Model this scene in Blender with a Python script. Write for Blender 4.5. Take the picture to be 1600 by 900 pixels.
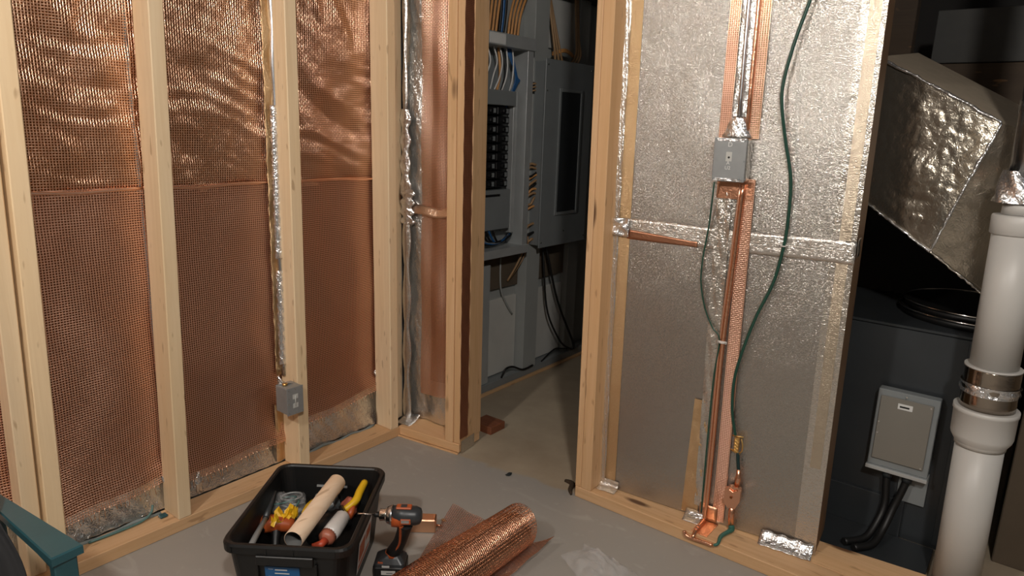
import bpy, math, random
import numpy as np
from mathutils import Matrix, Vector, noise

random.seed(7); rng = np.random.RandomState(5)
for o in list(bpy.data.objects): bpy.data.objects.remove(o)
SC = bpy.context.scene; COL = SC.collection
PI = math.pi

# ------------------------------------------------------------------ camera
CAM_H = 1.2
cd = bpy.data.cameras.new('camera'); cam = bpy.data.objects.new('camera', cd); COL.objects.link(cam)
cam.matrix_world = Matrix(((0.7846907, -0.16704234, 0.59695675, 0),
                           (0.61901075, 0.15995295, -0.76892181, 0),
                           (0.03295751, 0.97288844, 0.2289146, CAM_H), (0, 0, 0, 1)))
cd.sensor_width = 36; cd.lens = 1072 / 1600 * 36; cd.clip_start = 0.02
SC.camera = cam
# ------------------------------------------------------------------ world, lamps, exposure
w = bpy.data.worlds.new('world'); SC.world = w; w.use_nodes = True
w.node_tree.nodes['Background'].inputs[0].default_value = (0.62, 0.68, 0.8, 1)
w.node_tree.nodes['Background'].inputs[1].default_value = 0.02
SC.view_settings.view_transform = 'Standard'; SC.view_settings.look = 'None'
SC.view_settings.gamma = 1; SC.view_settings.use_curve_mapping = False
SC.view_settings.exposure = 0.12
def lamp(name, loc, power, size, color, kind='POINT'):
    l = bpy.data.lights.new(name, kind); l.energy = power; l.color = color
    if kind == 'POINT': l.shadow_soft_size = size
    else: l.size = size
    o = bpy.data.objects.new(name, l); o.location = loc; COL.objects.link(o); return o
lamp('ceiling_bulb', (-0.95, -0.55, 1.98), 60, 0.06, (1.0, 0.945, 0.88))
lamp('second_ceiling_bulb', (0.40, -0.15, 2.15), 98, 0.07, (1.0, 0.945, 0.885))
lamp('cool_window_light', (1.5, 1.2, 2.1), 5, 0.10, (0.75, 0.86, 1.0))  # weak cool lamp added to stand in for window light from the right

# ------------------------------------------------------------------ helpers
def tag(o, label=None, cat=None, group=None, kind=None):
    if label: o['label'] = label
    if cat: o['category'] = cat
    if group: o['group'] = group
    if kind: o['kind'] = kind
    return o
def thing(name, label, cat, loc=(0, 0, 0), group=None, kind=None):
    o = bpy.data.objects.new(name, None); COL.objects.link(o); o.location = loc
    o.empty_display_size = 0.05
    return tag(o, label, cat, group, kind)
class MB:
    def __init__(s): s.v = []; s.f = []; s.sm = []
    def add(s, vs, fs, smooth=False):
        n = len(s.v); s.v += [tuple(p) for p in vs]; s.f += [tuple(i + n for i in f) for f in fs]; s.sm += [smooth] * len(fs)
        return s
    def box(s, x0, x1, y0, y1, z0, z1, tf=None, bev=0.0):
        if bev > 0:
            b = bev; vs = []; 
            X = (x0, x1); Y = (y0, y1); Z = (z0, z1); idx = {}
            for i in (0, 1):
                for j in (0, 1):
                    for k in (0, 1):
                        sx, sy, sz = (b, -b)[i], (b, -b)[j], (b, -b)[k]
                        for a, p in (('x', (X[i], Y[j] + sy, Z[k] + sz)), ('y', (X[i] + sx, Y[j], Z[k] + sz)), ('z', (X[i] + sx, Y[j] + sy, Z[k]))):
                            idx[(a, i, j, k)] = len(vs); vs.append(p)
            g = lambda a, i, j, k: idx[(a, i, j, k)]
            fs = []
            for i in (0, 1):
                q = [g('x', i, 0, 0), g('x', i, 1, 0), g('x', i, 1, 1), g('x', i, 0, 1)]; fs.append(q if i else q[::-1])
                q = [g('y', 0, i, 0), g('y', 1, i, 0), g('y', 1, i, 1), g('y', 0, i, 1)]; fs.append(q[::-1] if i else q)
                q = [g('z', 0, 0, i), g('z', 1, 0, i), g('z', 1, 1, i), g('z', 0, 1, i)]; fs.append(q if i else q[::-1])
            for i in (0, 1):
                for j in (0, 1):
                    fs.append([g('x', i, j, 0), g('x', i, j, 1), g('y', i, j, 1), g('y', i, j, 0)])
                    fs.append([g('x', i, 0, j), g('x', i, 1, j), g('z', i, 1, j), g('z', i, 0, j)])
                    fs.append([g('y', 0, i, j), g('y', 1, i, j), g('z', 1, i, j), g('z', 0, i, j)])
                    for k in (0, 1): fs.append([g('x', i, j, k), g('y', i, j, k), g('z', i, j, k)])
        else:
            vs = [(x, y, z) for x in (x0, x1) for y in (y0, y1) for z in (z0, z1)]
            fs = [(0, 1, 3, 2), (4, 6, 7, 5), (0, 4, 5, 1), (2, 3, 7, 6), (0, 2, 6, 4), (1, 5, 7, 3)]
        if tf: vs = [tf(*p) for p in vs]
        return s.add(vs, fs)
    def hexa(s, bot, top):          # two quads, bottom and top
        return s.add(list(bot) + list(top), [(3, 2, 1, 0), (4, 5, 6, 7), (0, 1, 5, 4), (1, 2, 6, 5), (2, 3, 7, 6), (3, 0, 4, 7)])
    def tube(s, pts, r, seg=8, cap=True, spline=0):
        P = [Vector(p) for p in pts]
        R = list(r) if hasattr(r, '__len__') else [r] * len(P)
        if spline and len(P) > 2:
            Q = []; RR = []
            for i in range(len(P) - 1):
                p0, p1, p2, p3 = P[max(i - 1, 0)], P[i], P[i + 1], P[min(i + 2, len(P) - 1)]
                for k in range(spline):
                    t = k / spline
                    Q.append(0.5 * ((2 * p1) + (p2 - p0) * t + (2 * p0 - 5 * p1 + 4 * p2 - p3) * t * t + (3 * p1 - p0 - 3 * p2 + p3) * t ** 3))
                    RR.append(R[i] * (1 - t) + R[i + 1] * t)
            Q.append(P[-1]); RR.append(R[-1]); P, R = Q, RR
        T = []
        for i in range(len(P)):
            t = P[min(i + 1, len(P) - 1)] - P[max(i - 1, 0)]
            T.append(t.normalized() if t.length > 1e-9 else Vector((0, 0, 1)))
        up = Vector((0, 0, 1)) if abs(T[0].z) < 0.9 else Vector((1, 0, 0))
        n = T[0].cross(up).normalized(); vs = []
        for i, p in enumerate(P):
            n = (n - T[i] * n.dot(T[i])).normalized(); b = T[i].cross(n)
            for k in range(seg):
                a = 2 * PI * k / seg; vs.append(p + (n * math.cos(a) + b * math.sin(a)) * R[i])
        fs = [(i * seg + k, i * seg + (k + 1) % seg, (i + 1) * seg + (k + 1) % seg, (i + 1) * seg + k) for i in range(len(P) - 1) for k in range(seg)]
        s.add(vs, fs, True)
        if cap:
            n0 = len(s.v) - len(vs); s.f.append(tuple(n0 + k for k in range(seg))[::-1]); s.f.append(tuple(len(s.v) - seg + k for k in range(seg))); s.sm += [False, False]
        return s
    def cyl(s, a, b, r, seg=20, r2=None):
        return s.tube([a, b], [r, r if r2 is None else r2], seg)
    def grid(s, fn, nu, nv, smooth=True):
        vs = [fn(i / nu, j / nv) for j in range(nv + 1) for i in range(nu + 1)]
        return s.add(vs, [(j * (nu + 1) + i, j * (nu + 1) + i + 1, (j + 1) * (nu + 1) + i + 1, (j + 1) * (nu + 1) + i) for j in range(nv) for i in range(nu)], smooth)
    def sheet(s, fn, nu, nv, off):   # a closed thin sheet, off = thickness vector
        g1 = [Vector(fn(i / nu, j / nv)) for j in range(nv + 1) for i in range(nu + 1)]
        o = Vector(off); g2 = [p + o for p in g1]; N = len(g1); W = nu + 1
        fs = []
        for j in range(nv):
            for i in range(nu):
                a, b, c, d = j * W + i, j * W + i + 1, (j + 1) * W + i + 1, (j + 1) * W + i
                fs.append((a, b, c, d)); fs.append((d + N, c + N, b + N, a + N))
        rim = [i for i in range(W)] + [j * W + nu for j in range(1, nv + 1)] + [nv * W + i for i in range(nu - 1, -1, -1)] + [j * W for j in range(nv - 1, 0, -1)]
        for k in range(len(rim)):
            a, b = rim[k], rim[(k + 1) % len(rim)]; fs.append((b, a, a + N, b + N))
        return s.add(g1 + g2, fs, True)
    def build(s, name, mat, parent=None, origin=None, thick=0, smooth=None):
        return meshobj(name, np.array(s.v, float), s.f, mat, parent, s.sm if smooth is None else [smooth] * len(s.f), origin, thick)
def meshobj(name, V, F, mat, parent=None, smooth=None, origin=None, thick=0):
    mn, mx = V.min(0), V.max(0)
    if origin is None: origin = ((mn[0] + mx[0]) / 2, (mn[1] + mx[1]) / 2, mn[2])
    origin = np.array(origin, float)
    me = bpy.data.meshes.new(name)
    if isinstance(F, np.ndarray):
        n = len(F); V2 = (V - origin).astype(np.float32)
        me.vertices.add(len(V2)); me.vertices.foreach_set('co', V2.ravel())
        me.loops.add(n * 4); me.loops.foreach_set('vertex_index', F.astype(np.int32).ravel())
        me.polygons.add(n); me.polygons.foreach_set('loop_start', np.arange(0, n * 4, 4, dtype=np.int32))
        me.polygons.foreach_set('loop_total', np.full(n, 4, dtype=np.int32))
        me.update(calc_edges=True)
        if smooth: me.polygons.foreach_set('use_smooth', np.ones(n, dtype=bool))
    else:
        me.from_pydata([tuple(p) for p in (V - origin)], [], F)
        if smooth: me.polygons.foreach_set('use_smooth', np.array(smooth, dtype=bool))
    me.materials.append(mat)
    o = bpy.data.objects.new(name, me); COL.objects.link(o)
    off = origin.copy()
    if parent is not None:
        o.parent = parent; q = parent
        while q is not None: off = off - np.array(q.location); q = q.parent
    o.location = off
    if thick:
        m = o.modifiers.new('solid', 'SOLIDIFY'); m.thickness = thick; m.offset = 0
    return o
def text(name, body, size, mat, parent, M, extrude=0.0002):
    c = bpy.data.curves.new(name, 'FONT'); c.body = body; c.size = size; c.extrude = extrude; c.align_x = 'CENTER'; c.align_y = 'CENTER'
    t = bpy.data.objects.new('t', c); COL.objects.link(t)
    bpy.context.view_layer.update()
    me = bpy.data.meshes.new_from_object(t.evaluated_get(bpy.context.evaluated_depsgraph_get())); bpy.data.objects.remove(t)
    V = np.array([tuple(M @ v.co) for v in me.vertices]); F = [tuple(p.vertices) for p in me.polygons]
    return meshobj(name, V, F, mat, parent)

# ------------------------------------------------------------------ materials
class NT:
    def __init__(s, name):
        s.m = bpy.data.materials.new(name); s.m.use_nodes = True; s.t = s.m.node_tree; s.b = s.t.nodes['Principled BSDF']
    def n(s, t, **k):
        x = s.t.nodes.new(t)
        for a, v in k.items(): setattr(x, a, v)
        return x
    def l(s, a, b): s.t.links.new(a, b)
    def coord(s, scale=(1, 1, 1), rand=True, kind='Object'):
        tc = s.n('ShaderNodeTexCoord'); mp = s.n('ShaderNodeMapping'); mp.inputs['Scale'].default_value = scale
        if rand:
            oi = s.n('ShaderNodeObjectInfo'); ad = s.n('ShaderNodeVectorMath', operation='ADD'); mu = s.n('ShaderNodeMath', operation='MULTIPLY'); mu.inputs[1].default_value = 37.0
            s.l(oi.outputs['Random'], mu.inputs[0]); s.l(tc.outputs[kind], ad.inputs[0]); s.l(mu.outputs[0], ad.inputs[1]); s.l(ad.outputs[0], mp.inputs['Vector'])
        else: s.l(tc.outputs[kind], mp.inputs['Vector'])
        return mp.outputs[0]
    def noise(s, vec, scale, detail=3, rough=0.5, dist=0.0):
        x = s.n('ShaderNodeTexNoise'); x.inputs['Scale'].default_value = scale; x.inputs['Detail'].default_value = detail
        x.inputs['Roughness'].default_value = rough; x.inputs['Distortion'].default_value = dist; s.l(vec, x.inputs['Vector']); return x.outputs['Fac']
    def ramp(s, fac, stops):
        r = s.n('ShaderNodeValToRGB'); e = r.color_ramp.elements
        while len(e) < len(stops): e.new(0.5)
        for q, (p, c) in zip(e, stops): q.position = p; q.color = (*c, 1) if len(c) == 3 else c
        s.l(fac, r.inputs[0]); return r.outputs[0]
    def mix(s, a, b, fac, mode='MIX'):
        x = s.n('ShaderNodeMix', data_type='RGBA', blend_type=mode)
        for v, i in ((fac, 0), (a, 6), (b, 7)):
            if hasattr(v, 'links'): s.l(v, x.inputs[i])
            else: x.inputs[i].default_value = v if i == 0 else (*v, 1)
        return x.outputs[2]
    def bump(s, h, strength=0.3, dist=0.002, prev=None):
        b = s.n('ShaderNodeBump'); b.inputs['Strength'].default_value = strength; b.inputs['Distance'].default_value = dist
        s.l(h, b.inputs['Height'])
        if prev: s.l(prev, b.inputs['Normal'])
        s.l(b.outputs[0], s.b.inputs['Normal']); return b.outputs[0]
    def set(s, col=None, rough=None, metal=None, **k):
        if col is not None:
            if hasattr(col, 'links'): s.l(col, s.b.inputs['Base Color'])
            else: s.b.inputs['Base Color'].default_value = (*col, 1)
        if rough is not None:
            if hasattr(rough, 'links'): s.l(rough, s.b.inputs['Roughness'])
            else: s.b.inputs['Roughness'].default_value = rough
        if metal is not None: s.b.inputs['Metallic'].default_value = metal
        for a, v in k.items(): s.b.inputs[a].default_value = v
        return s.m
def plain(name, col, rough=0.5, metal=0.0, var=0.15, scale=30, bump=0.1, bs=150, bd=0.001):
    t = NT(name); v = t.coord()
    c = t.mix(tuple(x * (1 - var) for x in col), tuple(min(1, x * (1 + var)) for x in col), t.noise(v, scale, 4))
    t.set(c, rough, metal)
    if bump: t.bump(t.noise(v, bs, 3), bump, bd)
    return t.m
def wood(name, axis, dark, light, rough=0.6):
    t = NT(name); sc = [22, 22, 22]; sc[axis] = 0.9
    v = t.coord(tuple(sc)); sc2 = [5, 5, 5]; sc2[axis] = 0.7; v2 = t.coord(tuple(sc2))
    g = t.noise(v, 2.4, 4, 0.6, 1.2); big = t.noise(v2, 1.5, 2)
    c = t.ramp(g, [(0.3, dark), (0.62, light)])
    c2 = t.mix(c, tuple(x * y for x, y in zip(light, (0.92, 0.78, 0.58))), big)
    # knots
    sk = [9, 9, 9]; sk[axis] = 2.6; vk = t.coord(tuple(sk)); vo = t.n('ShaderNodeTexVoronoi'); vo.inputs['Scale'].default_value = 1.0; t.l(vk, vo.inputs['Vector'])
    k = t.ramp(vo.outputs['Distance'], [(0.07, (1, 1, 1)), (0.14, (0, 0, 0))])
    c3 = t.mix(c2, (0.13, 0.06, 0.025), k)
    sf = [60, 60, 60]; sf[axis] = 14; vf = t.coord(tuple(sf)); sp = t.ramp(t.noise(vf, 1.0, 1), [(0.69, (0, 0, 0)), (0.75, (0.5, 0.5, 0.5))])
    c3 = t.mix(c3, (0.30, 0.16, 0.07), sp)
    oi = t.n('ShaderNodeObjectInfo'); hv = t.n('ShaderNodeHueSaturation'); mr = t.n('ShaderNodeMapRange'); mr.inputs[3].default_value = 0.9; mr.inputs[4].default_value = 1.08
    t.l(oi.outputs['Random'], mr.inputs[0]); t.l(mr.outputs[0], hv.inputs['Value']); t.l(c3, hv.inputs['Color'])
    t.set(hv.outputs[0], rough); t.bump(g, 0.25, 0.0008); return t.m
PALE = ((0.69, 0.54, 0.37), (0.82, 0.68, 0.49)); GOLD = ((0.56, 0.35, 0.185), (0.72, 0.49, 0.295))
W_PZ = wood('pale_pine_vertical', 2, *PALE); W_PY = wood('pine_along_y', 1, *GOLD); W_PX = wood('pine_along_x', 0, *GOLD); W_GZ = wood('golden_pine_vertical', 2, *GOLD)
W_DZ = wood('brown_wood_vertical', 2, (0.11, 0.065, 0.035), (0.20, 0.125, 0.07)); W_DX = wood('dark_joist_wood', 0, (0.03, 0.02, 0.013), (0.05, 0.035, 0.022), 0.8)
W_RED = wood('red_brown_offcut_wood', 0, (0.10, 0.03, 0.015), (0.22, 0.08, 0.04))

def copper_mat(name, c1, c2, rough, bumpscale=None, ds=4.0):
    t = NT(name); v = t.coord()
    c = t.mix(c1, c2, t.noise(v, ds, 3)); t.set(c, rough, 1.0)
    if bumpscale: t.bump(t.noise(v, bumpscale, 3, 0.55, 0.6), 0.5, 0.002)
    return t.m
COP_WIRE = copper_mat('copper_wire', (0.95, 0.57, 0.37), (1.0, 0.68, 0.48), 0.30)
COP_BACK = copper_mat('reflected_copper', (0.26, 0.095, 0.035), (0.44, 0.18, 0.075), 0.40, 160)  # copper reflected in the foil behind the mesh, put into the colour
COP_LOW = copper_mat('dull_copper_wire', (0.94, 0.57, 0.41), (1.0, 0.64, 0.47), 0.34)
COP_BACKL = copper_mat('dull_reflected_copper', (0.26, 0.105, 0.055), (0.38, 0.165, 0.09), 0.45, 200)  # same painted copper reflection, duller, behind the lower mesh
COP_PIPE = copper_mat('bright_copper_pipe', (0.88, 0.44, 0.27), (0.95, 0.52, 0.34), 0.25, 60)
COP_TAPE = copper_mat('copper_tape', (0.78, 0.44, 0.27), (0.88, 0.55, 0.36), 0.38, 160)
BRASS = plain('brass', (0.85, 0.55, 0.2), 0.3, 1.0)

def foil_mat(name, col, rough, es, strength, metal=0.92, big=True):
    t = NT(name); v = t.coord((1, 1, 1), False)
    a = t.noise(v, es, 2, 0.6, 2.2)
    c = t.mix(tuple(x * 0.93 for x in col), col, t.noise(v, 3, 3))
    t.set(c, rough, metal)
    p = t.bump(a, strength, 0.003)
    if big: t.bump(t.noise(v, 5, 3), 0.30, 0.02, p)
    return t.m
FOIL = foil_mat('embossed_foil', (0.51, 0.485, 0.445), 0.19, 200, 0.42)
FOIL_B = foil_mat('smooth_foil', (0.78, 0.76, 0.72), 0.24, 70, 0.55)
FOIL_T = foil_mat('crumpled_foil_tape', (0.86, 0.86, 0.86), 0.2, 60, 0.9)
FOIL_D = foil_mat('duct_wrap_foil', (0.54, 0.48, 0.39), 0.20, 60, 0.25)
TAPE_TAN = foil_mat('tan_scrim_tape', (0.72, 0.50, 0.28), 0.30, 200, 0.6, 0.9)
GLOW_TAN = foil_mat('tan_reflected_glow', (0.68, 0.58, 0.45), 0.28, 170, 0.45, 0.92)  # tan glow reflected in the foil, painted as a colour
COP_LB = copper_mat('copper_strip_backing', (0.52, 0.24, 0.14), (0.66, 0.34, 0.21), 0.36, 160)
COP_MATTE = plain('aged_copper_mesh', (0.42, 0.17, 0.09), 0.45, 0.65, 0.2, 20)
SEAM = foil_mat('bright_seam_tape', (0.84, 0.80, 0.74), 0.24, 110, 0.55, 0.92)
TAPE_CLR = foil_mat('pale_seam_tape', (0.72, 0.67, 0.60), 0.20, 110, 0.5, 0.92)

def floor_mat():
    t = NT('painted_floor'); tc = t.n('ShaderNodeTexCoord'); sx = t.n('ShaderNodeSeparateXYZ'); gm = t.n('ShaderNodeNewGeometry'); t.l(gm.outputs['Position'], sx.inputs[0])
    v = t.coord((1, 1, 1), False)
    n1 = t.noise(v, 1.6, 4); n2 = t.noise(v, 40, 3)
    paint = t.mix((0.30, 0.28, 0.25), (0.37, 0.35, 0.32), n1)
    paint = t.mix(paint, (0.50, 0.48, 0.45), t.ramp(t.noise(t.coord((1.0, 3.5, 1), False), 3.2, 5, 0.6, 1.5), [(0.60, (0, 0, 0)), (0.72, (0.35, 0.35, 0.35))]))
    paint = t.mix(paint, (0.42, 0.40, 0.37), t.ramp(n2, [(0.62, (0, 0, 0)), (0.8, (0.4, 0.4, 0.4))]))
    raw = t.mix((0.27, 0.21, 0.145), (0.50, 0.42, 0.31), t.noise(v, 5, 5, 0.6))
    # paint stops in the doorway : ragged line y > 1.80 + wobble, x < -1.05
    wob = t.n('ShaderNodeMath', operation='MULTIPLY_ADD'); t.l(t.noise(v, 9, 3), wob.inputs[0]); wob.inputs[1].default_value = 0.10; t.l(sx.outputs[1], wob.inputs[2])
    sl = t.n('ShaderNodeMath', operation='MULTIPLY_ADD'); t.l(sx.outputs[0], sl.inputs[0]); sl.inputs[1].default_value = -0.09; t.l(wob.outputs[0], sl.inputs[2])
    st = t.ramp(sl.outputs[0], [(0.0, (0, 0, 0)), (0.0, (0, 0, 0))])
    gt = t.n('ShaderNodeMapRange'); t.l(sl.outputs[0], gt.inputs[0]); gt.inputs[1].default_value = 1.935; gt.inputs[2].default_value = 1.955
    c = t.mix(paint, raw, gt.outputs[0])
    t.set(c, t.ramp(n1, [(0.3, (0.42,) * 3), (0.7, (0.55,) * 3)])); t.b.inputs['Specular IOR Level'].default_value = 0.35
    t.bump(t.noise(v, 120, 3), 0.12, 0.001); return t.m
FLOOR = floor_mat()
GREY_PAINT = plain('grey_wall_paint', (0.34, 0.355, 0.345), 0.5, 0.0, 0.12, 7)
GREY_STEEL = plain('grey_enamelled_steel', (0.24, 0.26, 0.265), 0.42, 0.15, 0.12, 9, 0.05)
GREY_LITE = plain('zinc_grey_steel', (0.50, 0.52, 0.52), 0.4, 0.4, 0.15, 12, 0.05)
GREY_BOX = plain('junction_box_grey', (0.30, 0.31, 0.31), 0.42, 0.35, 0.15, 30, 0.1)
PALEBOARD = plain('pale_board', (0.52, 0.52, 0.49), 0.8, 0, 0.12, 8)
BROWNBOARD = plain('brown_board', (0.10, 0.075, 0.05), 0.85, 0, 0.2, 10)
BLK = plain('black_plastic', (0.006, 0.006, 0.006), 0.45, 0, 0.2, 20, 0.12, 200)
BLK_RUB = plain('black_rubber', (0.006, 0.006, 0.006), 0.5)
BLK_FAB = plain('black_fabric', (0.006, 0.006, 0.007), 0.8, 0, 0.3, 12, 0.3, 300)
DARKSTEEL = plain('dark_cabinet_steel', (0.036, 0.041, 0.045), 0.38, 0.2, 0.25, 6, 0.06)
DARK = plain('unlit_wall_black', (0.012, 0.011, 0.010), 0.9)  # near-black colour holds the shade of the unlit far end
WALLP = plain('plain_wall', (0.15, 0.135, 0.115), 0.8)
CEIL = plain('ceiling_boards', (0.09, 0.065, 0.045), 0.8)
PVC = plain('white_pvc', (0.52, 0.505, 0.475), 0.42, 0, 0.04, 10, 0.03)
TEAL = plain('teal_paint', (0.018, 0.075, 0.090), 0.36, 0, 0.12, 14, 0.15, 120)
GREEN = plain('green_cable_jacket', (0.012, 0.060, 0.040), 0.35)
TEALW = plain('teal_wire_jacket', (0.08, 0.17, 0.16), 0.4)
ORANGE_C = plain('orange_cable_jacket', (0.62, 0.30, 0.10), 0.5)
TAN_C = plain('tan_cable_jacket', (0.36, 0.22, 0.11), 0.5)
WHITE = plain('white_plastic', (0.72, 0.72, 0.70), 0.4, 0, 0.03)
BLUE = plain('blue_wire_jacket', (0.015, 0.10, 0.28), 0.4)
BLUE_L = plain('blue_sticker', (0.01, 0.10, 0.27), 0.45, 0, 0.1)
OR_PL = plain('burnt_orange_plastic', (0.42, 0.085, 0.02), 0.42, 0, 0.1, 30)
YEL = plain('yellow_plastic', (0.78, 0.46, 0.015), 0.4, 0, 0.06)
RED_PL = plain('red_plastic', (0.5, 0.07, 0.03), 0.4)
CHROME = plain('chrome', (0.75, 0.74, 0.72), 0.16, 1.0, 0.05, 40, 0.05)
BAND = plain('polished_band', (0.36, 0.31, 0.26), 0.14, 1.0, 0.1, 8, 0.25, 25, 0.004)
GALV = plain('galvanised_steel', (0.55, 0.56, 0.58), 0.25, 1.0, 0.1, 20, 0.1)
CARD = wood('birch_tube', 1, (0.72, 0.53, 0.39), (0.82, 0.66, 0.52))
DARKBREAK = plain('breaker_black', (0.012, 0.012, 0.013), 0.3)
STAIN = plain('grey_sealant', (0.20, 0.24, 0.24), 0.5)
LABEL_O = plain('orange_print', (0.5, 0.13, 0.05), 0.5)
DUCTTOP = plain('lit_tan_duct_top', (0.42, 0.35, 0.26), 0.6, 0.3)  # matte tan puts the lit look of the top face into colour
CORE = plain('dark_copper_core', (0.16, 0.055, 0.025), 0.6, 0.6)
SEAM_COP = foil_mat('pale_copper_tape', (0.95, 0.68, 0.50), 0.3, 80, 0.5)
def clear_mat():
    t = NT('clear_film'); v = t.coord(); t.set((0.9, 0.9, 0.9), 0.08, 0.0)
    t.b.inputs['Alpha'].default_value = 0.14; t.b.inputs['Specular IOR Level'].default_value = 1.0; t.bump(t.noise(v, 45, 3, 0.6, 1.5), 0.8, 0.006); return t.m
CLEAR = clear_mat()
def milky_mat():
    t = NT('milky_plastic'); t.set((0.74, 0.70, 0.66), 0.3, 0.0); t.b.inputs['Alpha'].default_value = 0.9; return t.m
MILKY = milky_mat()

# ------------------------------------------------------------------ woven wire mesh
def wires(P, w, h, name, mat, parent, skip=1, stuff=True):
    """P: (nv+1, nu+1, 3) wire crossings; every wire is a ridged ribbon"""
    nv, nu = P.shape[0] - 1, P.shape[1] - 1
    du = np.gradient(P, axis=1); dv = np.gradient(P, axis=0)
    du /= np.linalg.norm(du, axis=2, keepdims=True) + 1e-9; dv /= np.linalg.norm(dv, axis=2, keepdims=True) + 1e-9
    n = np.cross(du, dv); n /= np.linalg.norm(n, axis=2, keepdims=True) + 1e-9
    # over-under weave
    chk = ((np.arange(nv + 1)[:, None] + np.arange(nu + 1)[None]) % 2)[..., None] * 2 - 1
    out = []; faces = []; base = 0
    for tang, side, sgn in ((0, du, 1), (1, dv, -1)):
        C = P + n * chk * sgn * h * 0.5
        A = C - side * w / 2; B = C + n * h; D = C + side * w / 2
        V = np.stack([A, B, D], 2)          # nv+1, nu+1, 3, 3
        idx = np.arange((nv + 1) * (nu + 1) * 3).reshape(nv + 1, nu + 1, 3) + base
        if tang == 0:   # wires run along v
            a = idx[:-1]; b = idx[1:]
        else:
            a = idx[:, :-1]; b = idx[:, 1:]
        for k in (0, 1):
            q = np.stack([a[..., k], a[..., k + 1], b[..., k + 1], b[..., k]], -1).reshape(-1, 4)
            faces.append(q)
        out.append(V.reshape(-1, 3)); base += V.size // 3
    o = meshobj(name, np.concatenate(out), np.concatenate(faces), mat, parent, True)
    if stuff: o['kind'] = 'stuff'
    return o
_k = rng.randn(14, 2); _ph = rng.rand(14) * 6.28
def fold(y, z, seed=0):
    r = np.zeros_like(y)
    for i in range(14):
        f = 7 + i * 2.2; r += np.sin((_k[i, 0] * y + _k[i, 1] * z) * f + _ph[i] + seed * 1.7) / (1.4 + i * 0.45)
    return r * 0.0045
_T = rng.rand(64, 64)
def vn(y, z, f, seed=0):
    a = (y + 7.3) * f + seed * 5.1; b = (z + 3.1) * f + seed * 9.7
    i = np.floor(a).astype(int); j = np.floor(b).astype(int); u = a - i; v = b - j; u = u * u * (3 - 2 * u); v = v * v * (3 - 2 * v)
    g = lambda p, q: _T[p % 64, q % 64]
    return (g(i, j) * (1 - u) + g(i + 1, j) * u) * (1 - v) + (g(i, j + 1) * (1 - u) + g(i + 1, j + 1) * u) * v - 0.5
def sstep(a, b, x):
    t = np.clip((x - a) / (b - a), 0, 1); return t * t * (3 - 2 * t)
PITCH = 0.0068

# ================================================================== SETTING
def struct(name, label, mb, mat):
    o = mb.build(name, mat); return tag(o, label, None, None, 'structure')
struct('floor', 'grey painted concrete slab that turns bare tan past the doorway', MB().box(-2.4, 2.6, -2.6, 3.7, -0.08, 0), FLOOR)
struct('ceiling', 'plain dark ceiling over the basement', MB().box(-2.4, 2.6, -2.6, 3.7, 2.34, 2.40), CEIL)
struct('wall_behind_camera', 'plain wall behind the viewpoint', MB().box(-2.4, 2.6, -2.7, -2.6, 0, 2.34), WALLP)
struct('wall_side', 'plain wall of the side room', MB().box(2.6, 2.7, -2.6, 3.7, 0, 2.34), WALLP)
struct('wall_far', 'end wall of the utility space, its shade painted in black', MB().box(-1.86, 2.6, 3.32, 3.40, 0, 2.34), DARK)

# ---- left wall: plate, studs (pieces of the wall)
XF, XB = -1.864, -1.953
WL = thing('wall_left', 'stud wall of pale pine with a bottom plate along the left', None, (XF, 0.5, 0), None, 'structure')
def board(name, mat, parent, mb): return mb.build(name, mat, parent)
board('bottom_plate', W_PY, WL, MB().box(XB, XF, -0.6, 1.712, 0, 0.038, bev=0.002))
def stud(y0, y1, lean, xf=XF, xb=XB, mat=W_PZ, z0=0.038, z1=2.30):
    b = 0.0025
    L = lambda z: lean * (z - 0.04)
    mb = MB().box(xb, xf, y0, y1, z0, z1, tf=lambda x, y, z: (x, y + L(z), z), bev=b)
    return board('stud', mat, WL, mb)
stud(0.510, 0.550, 0.020)
stud(0.466, 0.504, 0.018, xf=XF - 0.02)
stud(0.000, 0.038, 0.01)
stud(-0.41, -0.372, 0.0)
stud(0.838, 0.877, 0.024)
stud(1.256, 1.297, 0.007)
stud(1.668, 1.706, -0.004, mat=W_PZ)
board('backing_board', PALEBOARD, WL, MB().box(-2.02, -2.00, -0.6, 1.70, 0.0, 2.32))

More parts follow.
